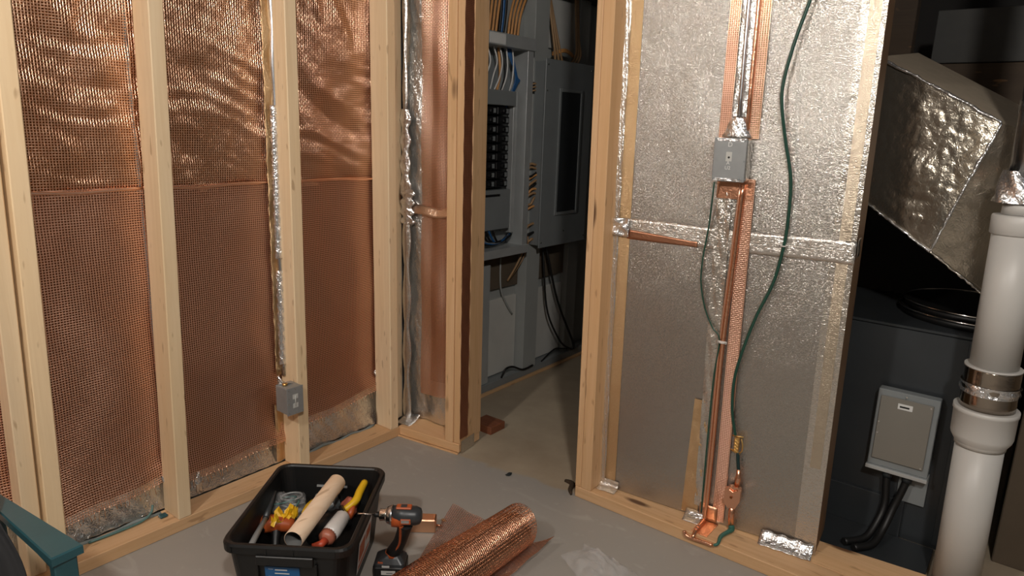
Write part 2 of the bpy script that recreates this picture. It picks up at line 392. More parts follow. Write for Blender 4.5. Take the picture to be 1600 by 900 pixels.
# ---- copper mesh in each bay
def bay(label, y0, y1, zbl, zbr, seed, lean=0.0, frayed=True, upper_dark=1.0):
    yc = (y0 + y1) / 2
    T = thing('copper_mesh_screen', label, 'wire mesh', (-1.97, yc, 0.1), 'copper mesh screens on the left wall')
    nu = int(round((y1 - y0) / PITCH))
    # lower sheet
    ztop = 1.005
    nv = int(round((ztop - (zbl + zbr) / 2) / PITCH))
    U, Vv = np.meshgrid(np.linspace(0, 1, nu + 1), np.linspace(0, 1, nv + 1))
    zb = zbl + (zbr - zbl) * U
    Y = y0 + (y1 - y0) * U
    Zn = zb + (ztop - zb) * Vv
    Z = Zn + 0.004 * np.sin(Y * 21 + seed) * (1 - sstep(0.0, 0.5, Vv))
    X = -1.962 + fold(Y, Z, seed) * 0.45 + 0.005 * vn(Y + 0.3 * Z, Z, 10, seed) + 0.0018 * vn(Y * 0.3, Z - 0.3 * Y, 50, seed) * (0.6 + 1.4 * (1 - sstep(0, 0.3, Vv))) + 0.0006 * vn(Y, Z, 120, seed) + 0.016 * (1 - sstep(0, 0.16, Vv)) ** 2
    X += 0.004 * sstep(0.96, 1.0, Vv) * np.abs(np.sin(Y * 30))
    P = np.stack([X, Y, Z], -1)
    wires(P, 0.0024, 0.0009, 'lower_mesh_sheet', COP_LOW, T)
    def back(mat, name, P, d, sub=3):
        Q = P[::sub, ::sub].copy(); Q[..., 0] -= d
        a, b = Q.shape[:2]; idx = np.arange(a * b).reshape(a, b)
        F = np.stack([idx[:-1, :-1], idx[:-1, 1:], idx[1:, 1:], idx[1:, :-1]], -1).reshape(-1, 4)
        return meshobj(name, Q.reshape(-1, 3), F, mat, T, True)
    back(COP_BACKL, 'lower_reflection_backing', P[3:], 0.0045)  # copper sheet stands in for silver foil reflecting the mesh
    # rolled top hem of the lower sheet
    hem = MB().tube([(-1.957 + 0.001 * math.sin(9 * t), y0 + (y1 - y0) * t, ztop - 0.004 + 0.003 * math.sin(t * 7 + seed)) for t in [i / 14 for i in range(15)]], 0.0045, 6)
    hem.build('hem', COP_LOW, T)
    # upper sheet
    z0 = 0.985; z1 = 2.29; nv = int(round((z1 - z0) / PITCH))
    U, Vv = np.meshgrid(np.linspace(0, 1, nu + 1), np.linspace(0, 1, nv + 1))
    Y = y0 + (y1 - y0) * U; Z = z0 + (z1 - z0) * Vv
    top = sstep(1.25, 1.55, Z)
    X = -1.968 + fold(Y, Z, seed + 3) * 0.7
    X += 0.012 * vn(Y * 1.0 + 0.3 * Z, Z * 0.8, 9, seed) + 0.006 * vn(Y + 0.5 * Z, Z * 0.7 - 0.3 * Y, 22, seed) + 0.0016 * vn(Y, Z, 70, seed)
    X += top * (0.006 * vn(Y + 0.06 * np.sin(Z * 5 + seed), Z * 0.10, 42, seed + 2) + 0.0007 * np.sin(Y * 2 * PI / (2.3 * PITCH)))
    X += (1 - top) * (0.0050 * vn(Y * 0.12, Z + 0.05 * np.sin(Y * 9 + seed), 40, seed + 4) + 0.0006 * np.sin(Z * 2 * PI / (2.3 * PITCH)))
    P = np.stack([X, Y, Z], -1)
    wires(P, 0.0026, 0.0011, 'upper_mesh_sheet', COP_WIRE, T)
    back(COP_BACK, 'upper_reflection_backing', P, 0.006)
    if frayed:   # loose wire ends along the bottom hem
        mb = MB()
        for i in range(0, nu, 2):
            t = i / nu; y = y0 + (y1 - y0) * t; z = zbl + (zbr - zbl) * t + 0.004 * math.sin(y * 21 + seed)
            l = random.uniform(0.008, 0.028); dy = random.uniform(-0.006, 0.006)
            mb.tube([(-1.947, y, z + 0.006), (-1.942, y + dy, z - l)], 0.0009, 4)
        f = mb.build('frayed_wire_ends', COP_WIRE, T); f['kind'] = 'stuff'
    # foil strip below
    def fs(u, v):
        y = y0 + (y1 - y0) * u; z = 0.040 + v * 0.16
        return (-1.975 + 0.018 * (1 - v) ** 3 + 0.003 * math.sin(y * 60) * v + 0.002 * math.sin(y * 131 + z * 90), y, z)
    tag(MB().grid(fs, 40, 10).build('foil_insulation_strip', FOIL_B, None), label.replace('copper wire mesh', 'silver foil strip under the mesh').replace('from the left', ''), 'foil', 'foil strips along the left bottom plate')
    return T
bay('copper wire mesh at the photo\'s left edge beside the first stud', 0.04, 0.492, 0.18, 0.18, 0, frayed=False)
bay('copper wire mesh between the first and second studs from the left', 0.525, 0.860, 0.098, 0.135, 1)
bay('copper wire mesh between the second stud and the small grey box', 0.862, 1.262, 0.098, 0.118, 2)
bay('copper wire mesh between the grey box stud and the inner corner stud', 1.300, 1.690, 0.140, 0.181, 5)

# ---- taped conduit beside the third stud, with its junction box
T = thing('taped_conduit', 'silver foil-taped conduit running down beside the third stud to the grey box', 'conduit', (-1.945, 1.27, 0.36))
def cstrip(u, v):
    z = 0.36 + v * 1.94; y = 1.236 + 0.032 * u + 0.018 * v * v
    return (-1.948 + 0.004 * math.sin(z * 40) * (0.3 + u) + 0.003 * math.cos(u * 9 + z * 120), y, z)
MB().sheet(cstrip, 6, 90, (-0.002, 0, 0)).build('tape_backing', TAPE_TAN, T)
MB().tube([(-1.934, 1.257 + 0.010 * (z - .4) + 0.002 * math.sin(z * 31), z) for z in [0.36 + i * 0.05 for i in range(39)]], 0.008, 8).build('conduit', GALV, T)
def cwrap(z0, z1):
    def f(u, v):
        a = PI * u; z = z0 + v * (z1 - z0); r = 0.012 + 0.0018 * math.sin(z * 190 + u * 17)
        return (-1.936 + r * math.sin(a), 1.257 + 0.01 * (z - .4) - r * 1.3 * math.cos(a), z)
    return MB().grid(f, 10, 40)
for a, b in ((0.40, 0.72), (0.76, 1.24)): cwrap(a, b).build('foil_tape_wrap', FOIL_T, T, thick=0.0006)
def jbox(name, label, x0, x1, y0, y1, z0, z1):
    return
T = thing('junction_box', 'small grey metal junction box on the side of the third stud', 'electrical box', (-1.87, 1.21, 0.262))
MB().box(-1.895, -1.832, 1.196, 1.2545, 0.262, 0.352, bev=0.002).build('box_body', GREY_BOX, T)
MB().box(-1.8315, -1.829, 1.194, 1.2555, 0.260, 0.354, bev=0.0008).build('cover_plate', GREY_BOX, T)
mb = MB()
for y, z in ((1.200, 0.268), (1.250, 0.268), (1.200, 0.346), (1.250, 0.346), (1.225, 0.266), (1.225, 0.347), (1.199, 0.30), (1.199, 0.32)):
    MB().cyl((-1.829, y, z), (-1.8272, y, z), 0.0016, 8).build('screw', CHROME, T)
MB().tube([(-1.8282, 1.225, 0.288), (-1.8282, 1.225, 0.326)], 0.0016, 6).build('stencil_bar', PALEBOARD, T)
for z in (0.291, 0.322): MB().box(-1.8288, -1.828, 1.215, 1.235, z - 0.008, z + 0.008, bev=0.0003).build('stencil_mark', PALEBOARD, T)
MB().cyl((-1.868, 1.214, 0.352), (-1.868, 1.214, 0.360), 0.008, 12).build('locknut', BRASS, T)
MB().grid(lambda u, v: (-1.885 + 0.02 * u, 1.20 + 0.045 * u * (1 - v) + 0.004 * math.sin(v * 20), 0.352 + 0.035 * v * (1 - 0.6 * u)), 6, 6).build('foil_scrap', FOIL_T, T, thick=0.0008)
tag(MB().grid(lambda u, v: (-1.952 + 0.004 * math.sin(8 * u), 1.225 + 0.045 * u, 0.045 + 0.21 * v), 6, 20).build('tan_tape_tail', TAPE_TAN), 'tan tape tail hanging under the small grey box down to the plate', 'tape')
# corner foil patch and grey sealant on the plate
def patch(name, label, cx, cy, cz, ry, rz, mat=FOIL_T, nx=1):
    def f(u, v):
        a = 2 * PI * u; r = v * (1 + 0.18 * math.sin(5 * a))
        return (cx + 0.006 * (1 - v) + 0.003 * math.sin(u * 40) * v, cy + ry * r * math.cos(a), cz + rz * r * math.sin(a))
    return tag(MB().grid(f, 24, 5).build(name, mat, None, thick=0.0006), label, 'tape')
patch('foil_tape_patch', 'rounded silver tape patch low on the mesh beside the inner corner stud', -1.95, 1.683, 0.245, 0.020, 0.032)
patch('foil_tape_patch', 'crumpled silver tape patch low on the mesh beside the second stud', -1.945, 0.853, 0.135, 0.016, 0.030)
patch('foil_tape_patch', 'crumpled silver tape patch at the plate just right of the second stud', -1.945, 0.945, 0.085, 0.012, 0.034)
def sealant(label, pts):
    tag(MB().tube(pts, [0.003 + 0.003 * random.random() for _ in pts], 6, True).build('sealant_bead', STAIN), label, 'sealant')
sealant('ragged grey sealant bead on the plate between the grey box stud and the corner', [(-1.944, y, 0.040 + 0.004 * math.sin(y * 50)) for y in [1.31 + i * 0.02 for i in range(18)]])
sealant('teal-grey sealant bead along the plate left of the second stud', [(-1.940 + 0.004 * math.sin(y * 40), y, 0.041) for y in [0.58 + i * 0.02 for i in range(13)]])
T = tag(MB().tube([(-1.94, 0.80, 0.075), (-1.93, 0.79, 0.058), (-1.925, 0.76, 0.046), (-1.925, 0.70, 0.044), (-1.93, 0.62, 0.044)], 0.0035, 8, True, 4).build('bonding_wire', TEALW), 'short teal bonding wire lying on the plate at the second stud', 'wire')
tag(MB().box(-1.925, -1.905, 0.805, 0.828, 0.0385, 0.047, bev=0.003).build('wire_clip', TEAL), 'small teal clip on the plate at the second stud foot', 'clip')

# ---- stub wall by the doorway
A8 = math.radians(8.0); cG, sG = math.cos(A8), math.sin(A8)
def G(s, d, z): return (-1.874 + s * cG - d * sG, 1.712 + s * sG + d * cG, z)
WS = thing('wall_middle', 'short framed stub wall left of the doorway', None, G(0.15, 0, 0), None, 'structure')
def gb(name, mat, s0, s1, d0, d1, z0, z1, parent, bev=0.002, lean=0.0):
    return MB().box(s0, s1, d0, d1, z0, z1, tf=lambda s, d, z: G(s - lean * z, d, z), bev=bev).build(name, mat, parent)
gb('bottom_plate', W_PX, 0.0, 0.291, 0.0, 0.142, 0.004, 0.038, WS)
gb('shim_strip', W_PX, 0.0, 0.291, -0.010, -0.0005, 0.0, 0.005, WS, 0.0008)
gb('stud', W_GZ, 0.226, 0.262, 0.0, 0.089, 0.0385, 2.30, WS, lean=0.004)
gb('stud', W_GZ, 0.263, 0.291, 0.004, 0.048, 0.0385, 2.30, WS, lean=0.004)
gb('stud', W_GZ, 0.256, 0.2945, 0.053, 0.142, 0.0385, 2.30, WS, lean=0.002)
gb('backing_board', PALEBOARD, -0.02, 0.255, 0.118, 0.128, 0.04, 2.3, WS)
gb('corner_stud', W_PZ, -0.063, -0.046, 0.02, 0.085, 0.0385, 2.30, WS)
# copper mesh wrapped round the end
T = thing('copper_mesh_strip', 'narrow copper mesh strip wrapped over the doorway end of the stub wall', 'wire mesh', G(0.2945, 0.028, 0.05))
nv = int(2.2 / 0.0055)
U, Vv = np.meshgrid(np.linspace(0, 1, 10), np.linspace(0, 1, nv + 1))
Zs = 0.06 + 2.2 * Vv; D = 0.002 + 0.050 * U; S = 0.2950 - 0.004 * Zs + 0.0010 * np.sin(Zs * 60 + U * 4)
def GA(S, D, Z): return np.stack([-1.874 + S * cG - D * sG, 1.712 + S * sG + D * cG, Z], -1)
wires(GA(S, D, Zs), 0.0024, 0.0007, 'mesh_sheet', COP_MATTE, T)
Q = GA(S - 0.0016, D, Zs)[::4]; a, b = Q.shape[:2]; idx = np.arange(a * b).reshape(a, b)
meshobj('backing_cloth', Q.reshape(-1, 3), np.stack([idx[:-1, :-1], idx[:-1, 1:], idx[1:, 1:], idx[1:, :-1]], -1).reshape(-1, 4), plain('red_brown_cloth', (0.20, 0.075, 0.035), 0.6, 0.4), T, True)
tag(MB().grid(lambda u, v: G(0.298 - 0.0006 * math.sin(20 * u), 0.004 + 0.09 * u, 0.002 + 0.05 * v), 8, 4).build('clear_tape_patch', TAPE_CLR), 'pale tape patch at the foot of the stub wall end, by the doorway', 'tape')
# foil and copper screen inside the stub
T = thing('stub_foil_sheet', 'wrinkled silver foil and copper screen lining the narrow bay of the stub wall', 'foil', G(0.07, 0.10, 0.04))
def sf(u, v):
    s = -0.047 + u * 0.272; z = 0.042 + v * 2.25
    return G(s, 0.100 + 0.010 * math.exp(-((s - 0.06) / 0.03) ** 2) + 0.004 * math.sin(z * 14 + s * 30) * (0.4 + v) + 0.0015 * math.sin(z * 80 + s * 200), z)
MB().grid(sf, 30, 150).build('foil_sheet', FOIL_B, T)
U, Vv = np.meshgrid(np.linspace(0, 1, 30), np.linspace(0, 1, 390))
S = 0.045 + 0.180 * U; Zs = 0.16 + 2.13 * Vv
D = 0.0925 + 0.003 * np.sin(Zs * 14 + S * 30) + 0.0020 * np.sin(S * 90)
wires(GA(S, D, Zs), 0.0030, 0.0008, 'copper_screen', COP_LOW, T)
U, Vv = np.meshgrid(np.linspace(0, 1, 12), np.linspace(0, 1, 120))
S = 0.085 + 0.140 * U; Zs = 0.22 + 2.07 * Vv
Q = GA(S, 0.0945 + 0.003 * np.sin(Zs * 14 + S * 30) + 0.0020 * np.sin(S * 90), Zs); a, b = Q.shape[:2]; idx = np.arange(a * b).reshape(a, b)
meshobj('reflection_backing', Q.reshape(-1, 3), np.stack([idx[:-1, :-1], idx[:-1, 1:], idx[1:, 1:], idx[1:, :-1]], -1).reshape(-1, 4), COP_BACKL, T, True)  # copper-toned sheet painted for the reflection behind the screen
T = thing('taped_conduit', 'crumpled silver-taped conduit in the inner corner of the stub wall bay', 'conduit', G(-0.022, 0.085, 0.04))
MB().tube([G(-0.028 + 0.002 * math.sin(z * 9), 0.086, z) for z in [0.042 + i * 0.05 for i in range(45)]], 0.006, 8).build('conduit', GREY_STEEL, T)
def wrap(s0, w, z0, z1, amp, n=60, d=0.075):
    def f(u, v):
        s = s0 + w * (u - 0.5) * (1 + 0.25 * math.sin(v * 23)); z = z0 + v * (z1 - z0)
        q = Vector((u * 2.2, z * 38, 3)); e = abs(noise.noise(q)) * 2 + abs(noise.noise(q * 2.6)) - 0.6
        return G(s + amp * 1.5 * noise.noise(q * 0.7), d - 0.007 * math.sin(PI * u) + amp * 1.3 * e, z)
    return MB().grid(f, 10, n)
wrap(-0.020, 0.042, 0.95, 1.25, 0.003, 90).build('foil_tape_wrap', FOIL_T, T, thick=0.0006)
wrap(-0.020, 0.020, 1.25, 2.25, 0.001).build('foil_tape_wrap', FOIL_B, T, thick=0.0006)
wrap(-0.015, 0.034, 0.045, 0.86, 0.0012).build('foil_tape_wrap', FOIL_B, T, thick=0.0006)
wrap(-0.012, 0.060, 0.83, 0.96, 0.004).build('foil_tape_knot', FOIL_T, T, thick=0.0006)
tag(MB().grid(lambda u, v: G(0.0 + 0.226 * u, 0.0780 + 0.012 * v + 0.002 * math.sin(u * 14), 0.868 + 0.034 * v + 0.004 * math.sin(u * 9)), 20, 4).build('copper_seam_tape', SEAM_COP, None, thick=0.0005), 'shiny copper tape across the stub wall bay at mid height', 'tape')
tag(MB().grid(lambda u, v: G(-0.03 + 0.07 * u, 0.02 + 0.07 * v, 0.040 + 0.003 * math.sin(u * 9) * v + 0.02 * v * v * v), 8, 8).build('foil_tape_patch', FOIL_T, None, thick=0.0006), 'crumpled silver tape on the plate in the stub wall bay', 'tape')
tag(MB().box(-1.70, -1.60, 1.955, 2.045, 0.0, 0.032, bev=0.002).build('wood_offcut', W_RED), 'red-brown wood block on bare concrete behind the stub wall end', 'wood block')

# ---- far panel wall
XW = -1.96
WP = thing('wall_panel_side', 'grey painted utility wall with steel posts behind the doorway', None, (XW, 2.7, 0), None, 'structure')
MB().box(-2.08, XW, 1.86, 3.32, 0, 2.34).build('wall_surface', GREY_PAINT, WP)
def wb(name, mat, x0, x1, y0, y1, z0, z1, bev=0.0015): return MB().box(x0, x1, y0, y1, z0, z1, bev=bev).build(name, mat, WP)
wb('sill_rail', GREY_STEEL, XW, -1.895, 2.05, 3.30, 0.0, 0.045)
wb('wood_strip', W_PY, -1.894, -1.878, 2.05, 3.30, 0.0, 0.012)
wb('steel_post', GREY_LITE, XW, -1.905, 2.225, 2.295, 0.045, 0.60)
wb('steel_post', GREY_PAINT, XW, -1.895, 2.545, 2.650, 0.045, 2.30)
wb('steel_post', GREY_PAINT, XW, -1.915, 2.93, 3.02, 0.045, 2.30)
wb('steel_post', GREY_PAINT, XW, -1.93, 2.66, 2.69, 1.50, 2.30)
wb('pale_board', PALEBOARD, XW, -1.945, 2.30, 2.54, 0.05, 0.42)
wb('pale_board', PALEBOARD, XW, -1.945, 2.655, 2.925, 0.05, 0.42)
wb('pale_board', PALEBOARD, XW, -1.945, 2.70, 2.93, 1.56, 1.78)
wb('brown_board', BROWNBOARD, XW, -1.94, 2.10, 2.54, 0.47, 0.64)
wb('brown_board', BROWNBOARD, XW, -1.94, 2.655, 2.925, 0.47, 0.66)
wb('dark_beam', W_DX, XW, -1.80, 2.60, 3.32, 1.80, 1.95)

# open breaker panel
PX = -1.845
T = thing('open_breaker_panel', 'open grey breaker panel with its cover off, left of the closed one', 'breaker panel', (-1.90, 2.31, 0.65))
MB().box(-1.942, -1.935, 2.10, 2.475, 0.67, 1.54).build('back_plate', GREY_STEEL, T)
for n, a in (('side_flange', (2.435, 2.475)), ('side_flange', (2.10, 2.115))):
    MB().box(-1.935, PX, a[0], a[1], 0.67, 1.54, bev=0.001).build(n, GREY_LITE, T)
MB().box(-1.935, PX + 0.008, 2.08, 2.48, 1.515, 1.565, bev=0.001).build('top_bracket', GREY_LITE, T)
MB().box(PX + 0.0085, PX + 0.0095, 2.17, 2.27, 1.520, 1.560).build('paper_label', WHITE, T)
MB().box(-1.935, PX + 0.006, 2.08, 2.48, 0.645, 0.682, bev=0.001).build('bottom_bracket', GREY_LITE, T)
MB().box(-1.93, -1.862, 2.13, 2.385, 1.285, 1.345, bev=0.002).build('upper_plate', GREY_STEEL, T)
MB().box(-1.93, -1.860, 2.12, 2.36, 0.765, 0.935, bev=0.002).build('lower_plate', GREY_STEEL, T)
MB().box(-1.8598, -1.859, 2.19, 2.29, 0.908, 0.918).build('slot', DARKBREAK, T)
MB().box(-1.93, -1.905, 2.13, 2.385, 0.93, 1.29, bev=0.001).build('bus_backing', DARKBREAK, T)
MB().box(-1.93, -1.875, 2.385, 2.41, 0.74, 1.345, bev=0.001).build('inner_rail', GREY_LITE, T)
for k in range(9):
    z = 0.945 + k * 0.0378
    for y0 in (2.19, 2.275):
        b = MB().box(-1.905, -1.872, y0, y0 + 0.078, z, z + 0.030, bev=0.002).build('breaker', DARKBREAK, T)
        MB().box(-1.872, -1.862, y0 + 0.028, y0 + 0.046, z + 0.009, z + 0.021, bev=0.001).build('toggle', DARKBREAK, b)
        MB().box(-1.8722, -1.8712, y0 + 0.056, y0 + 0.072, z + 0.006, z + 0.024).build('terminal', GREY_STEEL, b)
ORD = ['leftmost', 'second', 'third', 'fourth', 'fifth', 'sixth', 'seventh', 'eighth', 'ninth']
def nth(k, n): return 'leftmost' if k == 0 else ('rightmost' if k == n - 1 else ORD[k] + ' from the left')
def wire(name, label, pts, r, mat, group=None, cat='wire'):
    return tag(MB().tube(pts, r, 7, True, 5).build(name, mat), label, cat, group)
for k in range(6):
    y = 2.155 + k * 0.042
    wire('white_wire', 'white wire inside the open breaker panel, ' + nth(k, 6) + ' of the white ones', [(-1.885, y + 0.01, 1.52), (-1.872, y + 0.014 + 0.01 * math.sin(k), 1.46), (-1.868, y - 0.004, 1.40), (-1.885, y - 0.018 + 0.008 * (k % 3), 1.345)], 0.0033, WHITE, 'white wires in the open breaker panel')
for k in range(9):
    wire('blue_wire', 'blue wire bowing inside the open breaker panel, ' + nth(k, 9) + ' of the blue ones', [(-1.90 + 0.004 * (k % 3), 2.345 + 0.004 * k, 1.52), (-1.875, 2.375 + 0.004 * k, 1.44 - 0.006 * k), (-1.872, 2.385 + 0.003 * k, 1.39), (-1.885, 2.36 - 0.002 * k, 1.31 - 0.004 * k)], 0.0034, BLUE, 'blue wires in the open breaker panel')
wire('orange_wire', 'brown-orange insulated wire inside the open breaker panel', [(-1.90, 2.30, 1.52), (-1.89, 2.305, 1.42), (-1.893, 2.29, 1.345)], 0.006, ORANGE_C)
wire('black_wire', 'thick black wire inside the open breaker panel beside the blue wires', [(-1.90, 2.325, 1.52), (-1.88, 2.33, 1.42), (-1.893, 2.32, 1.345)], 0.006, BLK_RUB)
for k in range(7):
    m = [BLK_RUB, BLUE, GREY_STEEL, BLK_RUB, BLK_RUB, BLUE, BLK_RUB][k]; nm = ['black', 'blue', 'grey', 'black', 'black', 'blue', 'black'][k]
    wire(nm + '_feed_wire', nm + ' wire in the bottom of the open breaker panel, ' + ('innermost' if k == 0 else ORD[k] + ' outwards') + ' of the coil', [(-1.885 + 0.003 * k, 2.13 + 0.02 * k, 0.766), (-1.875, 2.17 + 0.022 * k, 0.722 - 0.003 * k), (-1.87, 2.24 + 0.016 * k, 0.700 + 0.002 * k), (-1.875, 2.32 + 0.012 * k, 0.704 + 0.004 * k), (-1.89, 2.40, 0.735)], 0.0048, m, nm + ' wires at the bottom of the open breaker panel')
# cables into the top of the panels
def cables(lst, label, group, mat=ORANGE_C, r=0.0055):
    for k, p in enumerate(lst): wire('orange_cable', label + ', ' + nth(k, len(lst)) + ' of its bunch', p, r, mat, group, 'cable')
cables([[(-1.885, 2.20 + 0.021 * k + (0.06 if k > 3 else 0), 1.566), (-1.884, 2.21 + 0.022 * k + (0.06 if k > 3 else 0), 1.66), (-1.89, 2.225 + 0.026 * k + (0.075 if k > 3 else 0), 1.76), (-1.90, 2.24 + 0.035 * k + (0.10 if k > 3 else 0), 1.90), (-1.92, 2.25 + 0.04 * k + (0.10 if k > 3 else 0), 2.2)] for k in range(8)],
       'orange cable entering the open breaker panel top', 'orange cables above the open panel')
for k in range(3): wire('dark_blue_cable', ['black cable above the open breaker panel, left of the blue one', 'dark blue cable running up above the open breaker panel', 'black cable above the open breaker panel, right of the blue one'][k], [(-1.89, 2.29 + 0.012 * k, 1.566), (-1.885, 2.295 + 0.015 * k, 1.7), (-1.90, 2.30 + 0.018 * k, 2.0)], 0.007, BLUE if k == 1 else BLK_RUB, 'dark cables above the open panel', 'cable')
cables([[(-1.89, 2.70 + 0.03 * k, 1.49), (-1.885, 2.68 + 0.02 * k, 1.56), (-1.90, 2.66 + 0.01 * k, 1.70), (-1.90, 2.64, 1.80)] for k in range(3)],
       'tan cable over the closed panel, left side', 'tan cables above the closed panel', TAN_C)
cables([[(-1.89, 2.82 + 0.025 * k, 1.49), (-1.885, 2.86 + 0.02 * k, 1.54), (-1.90, 2.88 + 0.01 * k, 1.62), (-1.91, 2.87 + 0.01 * k, 1.80)] for k in range(3)],
       'tan cable over the closed panel, right side', 'tan cables above the closed panel right', TAN_C)
cables([[(-1.90, 2.69, 1.525 + 0.008 * k), (-1.88, 2.76, 1.545 + 0.008 * k), (-1.90, 2.86, 1.53 + 0.006 * k)] for k in range(2)], 'orange cable arching over the closed breaker panel', 'arching cables over the closed panel')
_r2 = random.Random(3)
for k in range(13):   # cables coming out beside the open panel
    z = 1.035 - k * 0.021 if k < 10 else 0.745 - (k - 10) * 0.03
    wire('side_cable', 'short cable loop beside the open panel, ' + ('topmost' if k == 0 else ('lowest' if k == 12 else ['', 'second', 'third', 'fourth', 'fifth', 'sixth', 'seventh', 'eighth', 'ninth', 'tenth', 'eleventh', 'twelfth'][k] + ' from the top')) + ' of the column', [(-1.894, 2.500 + _r2.uniform(-.01, .015), z - 0.020 + _r2.uniform(-.012, .012)), (-1.876, 2.525 + _r2.uniform(-.01, .01), z + _r2.uniform(-.012, .014)), (-1.870 + _r2.uniform(-.006, .004), 2.560 + _r2.uniform(-.012, .01), z + 0.012 + _r2.uniform(-.012, .012)), (-1.888, 2.592 + _r2.uniform(-.01, .02), z + 0.004 + _r2.uniform(-.018, .018))], 0.0058, (ORANGE_C, TAN_C, BLK_RUB)[k % 3 if k % 4 else 1], 'cable loops beside the open panel', 'cable')
for k in range(3):
    wire('hanging_cable', ['tan', 'black', 'tan'][k] + ' cable bending down below the open panel, ' + nth(k, 3) + ' of three', [(-1.885, 2.51 + 0.01 * k, 0.72), (-1.88, 2.505 + 0.01 * k, 0.66), (-1.90, 2.48 + 0.01 * k, 0.58), (-1.93, 2.45, 0.50)], 0.005, (TAN_C, BLK_RUB, TAN_C)[k], 'cables bending below the open panel', 'cable')
T = thing('post_knockout', 'rusty square cut-out with cable ends in the steel post beside the open panel', 'cut-out', (-1.895, 2.57, 1.38))
MB().box(-1.8948, -1.893, 2.53, 2.572, 1.345, 1.395, bev=0.0006).build('opening', BLK_RUB, T)
for z in (1.357, 1.372, 1.386): MB().tube([(-1.892, 2.535, z), (-1.887, 2.55, z + 0.004), (-1.892, 2.566, z)], 0.004, 6).build('cable_end', TAN_C, T)
# closed breaker panel
T = thing('closed_breaker_panel', 'closed grey breaker panel with narrow door, right of the open one', 'breaker panel', (-1.88, 2.74, 0.66))
MB().box(-1.945, -1.835, 2.555, 2.925, 0.665, 1.485, bev=0.002).build('cabinet', GREY_STEEL, T)
MB().box(-1.8345, -1.828, 2.545, 2.935, 0.655, 1.495, bev=0.002).build('cover', GREY_STEEL, T)
fr = MB(); y0, y1, z0, z1 = 2.655, 2.845, 0.80, 1.375
for a in ((y0, y0 + 0.014, z0, z1), (y1 - 0.014, y1, z0, z1), (y0 + 0.0145, y1 - 0.0145, z1 - 0.014, z1), (y0 + 0.0145, y1 - 0.0145, z0, z0 + 0.014)):
    fr.box(-1.8278, -1.822, a[0], a[1], a[2], a[3], bev=0.001)
fr.build('door_frame', GREY_STEEL, T)
dr = MB().box(-1.8278, -1.8255, 2.670, 2.830, 0.815, 1.360).build('door', DARKSTEEL, T)
MB().cyl((-1.8255, 2.68, 1.09), (-1.8235, 2.68, 1.09), 0.003, 8).build('latch', CHROME, dr)
for y, z in ((2.56, 1.47), (2.56, 1.36), (2.92, 1.47), (2.74, 0.72), (2.92, 0.68), (2.56, 0.68)):
    MB().cyl((-1.828, y, z), (-1.826, y, z), 0.004, 8).build('screw', CHROME, T)
wire('black_cable', 'black cable dropping from the closed panel to the floor rail, right of its pair', [(-1.90, 2.70, 0.655), (-1.885, 2.71, 0.58), (-1.88, 2.80, 0.35), (-1.88, 2.95, 0.12), (-1.885, 2.99, 0.05)], 0.006, BLK_RUB, None, 'cable')
wire('black_cable', 'black cable dropping from the closed panel to the floor rail, left of its pair', [(-1.90, 2.68, 0.655), (-1.885, 2.68, 0.50), (-1.88, 2.72, 0.30), (-1.88, 2.85, 0.12), (-1.885, 2.97, 0.05)], 0.005, BLK_RUB, None, 'cable')
wire('grey_wire', 'thin grey wires dangling below the open breaker panel', [(-1.935, 2.40, 0.62), (-1.93, 2.40, 0.48), (-1.93, 2.44, 0.40), (-1.935, 2.50, 0.33)], 0.004, GREY_PAINT)
wire('floor_wire', 'dark wire curling over the sill rail at the middle post', [(-1.893, 2.38, 0.05), (-1.885, 2.40, 0.09), (-1.888, 2.46, 0.085), (-1.888, 2.54, 0.05), (-1.888, 2.62, 0.052)], 0.005, BLK_RUB)
wire('floor_wire', 'dark wire curling over the sill rail below the closed panel', [(-1.893, 2.70, 0.05), (-1.888, 2.80, 0.09), (-1.888, 2.88, 0.075), (-1.888, 2.98, 0.050)], 0.004, BLK_RUB)

# ---- foil wall on the right
A5 = math.atan2(0.062, 0.667); cF, sF = math.cos(A5), math.sin(A5); LEAN = 0.0145
def F(s, d, z):   # s along the foil, d towards the room, z up
    return (-1.03 + s * cF + d * sF - LEAN * z, 1.855 + s * sF - d * cF, z)
WR = thing('wall_right', 'framed wall on the right of the doorway, faced with foil', None, (-0.7, 1.83, 0), None, 'structure')
MB().box(-1.094, 0.55, 1.790, 1.879, 0, 0.038, bev=0.002).build('bottom_plate', W_PX, WR)
MB().hexa([(-0.95, 1.8805, 0), (-0.10, 1.8805, 0), (-0.10, 2.03, 0), (-0.95, 1.95, 0)], [(-0.95, 1.8805, 0.0375), (-0.10, 1.8805, 0.0375), (-0.10, 2.03, 0.0375), (-0.95, 1.95, 0.0375)]).build('bottom_plate', W_PX, WR)
def vb(name, mat, x0, x1, y0, y1, z0, z1, parent=WR): return MB().box(x0, x1, y0, y1, z0, z1, tf=lambda x, y, z: (x - LEAN * z, y, z), bev=0.002).build(name, mat, parent)
vb('stud', W_GZ, -1.094, -1.073, 1.790, 1.879, 0.0385, 2.30)
vb('stud', W_GZ, -1.072, -1.0345, 1.790, 1.879, 0.0385, 2.30)
MB().box(0.6315, 0.6695, -0.160, -0.0025, 0.0385, 2.30, tf=lambda s, d, z: F(s, d, z), bev=0.002).build('stud', W_DZ, WR)
MB().box(0.30, 0.338, -0.10, -0.012, 0.0385, 2.30, tf=lambda s, d, z: F(s, d, z), bev=0.002).build('stud', W_DZ, WR)
T = thing('foil_insulation_sheet', 'large embossed silver foil sheet covering the wall right of the doorway', 'foil', F(0.33, 0, 0.04))
def fd(s, z): return -0.0006 + 0.0010 * math.sin(z * 7 + s * 6) + 0.0032 * (noise.noise(Vector((s * 5, z * 3.4, 2))))
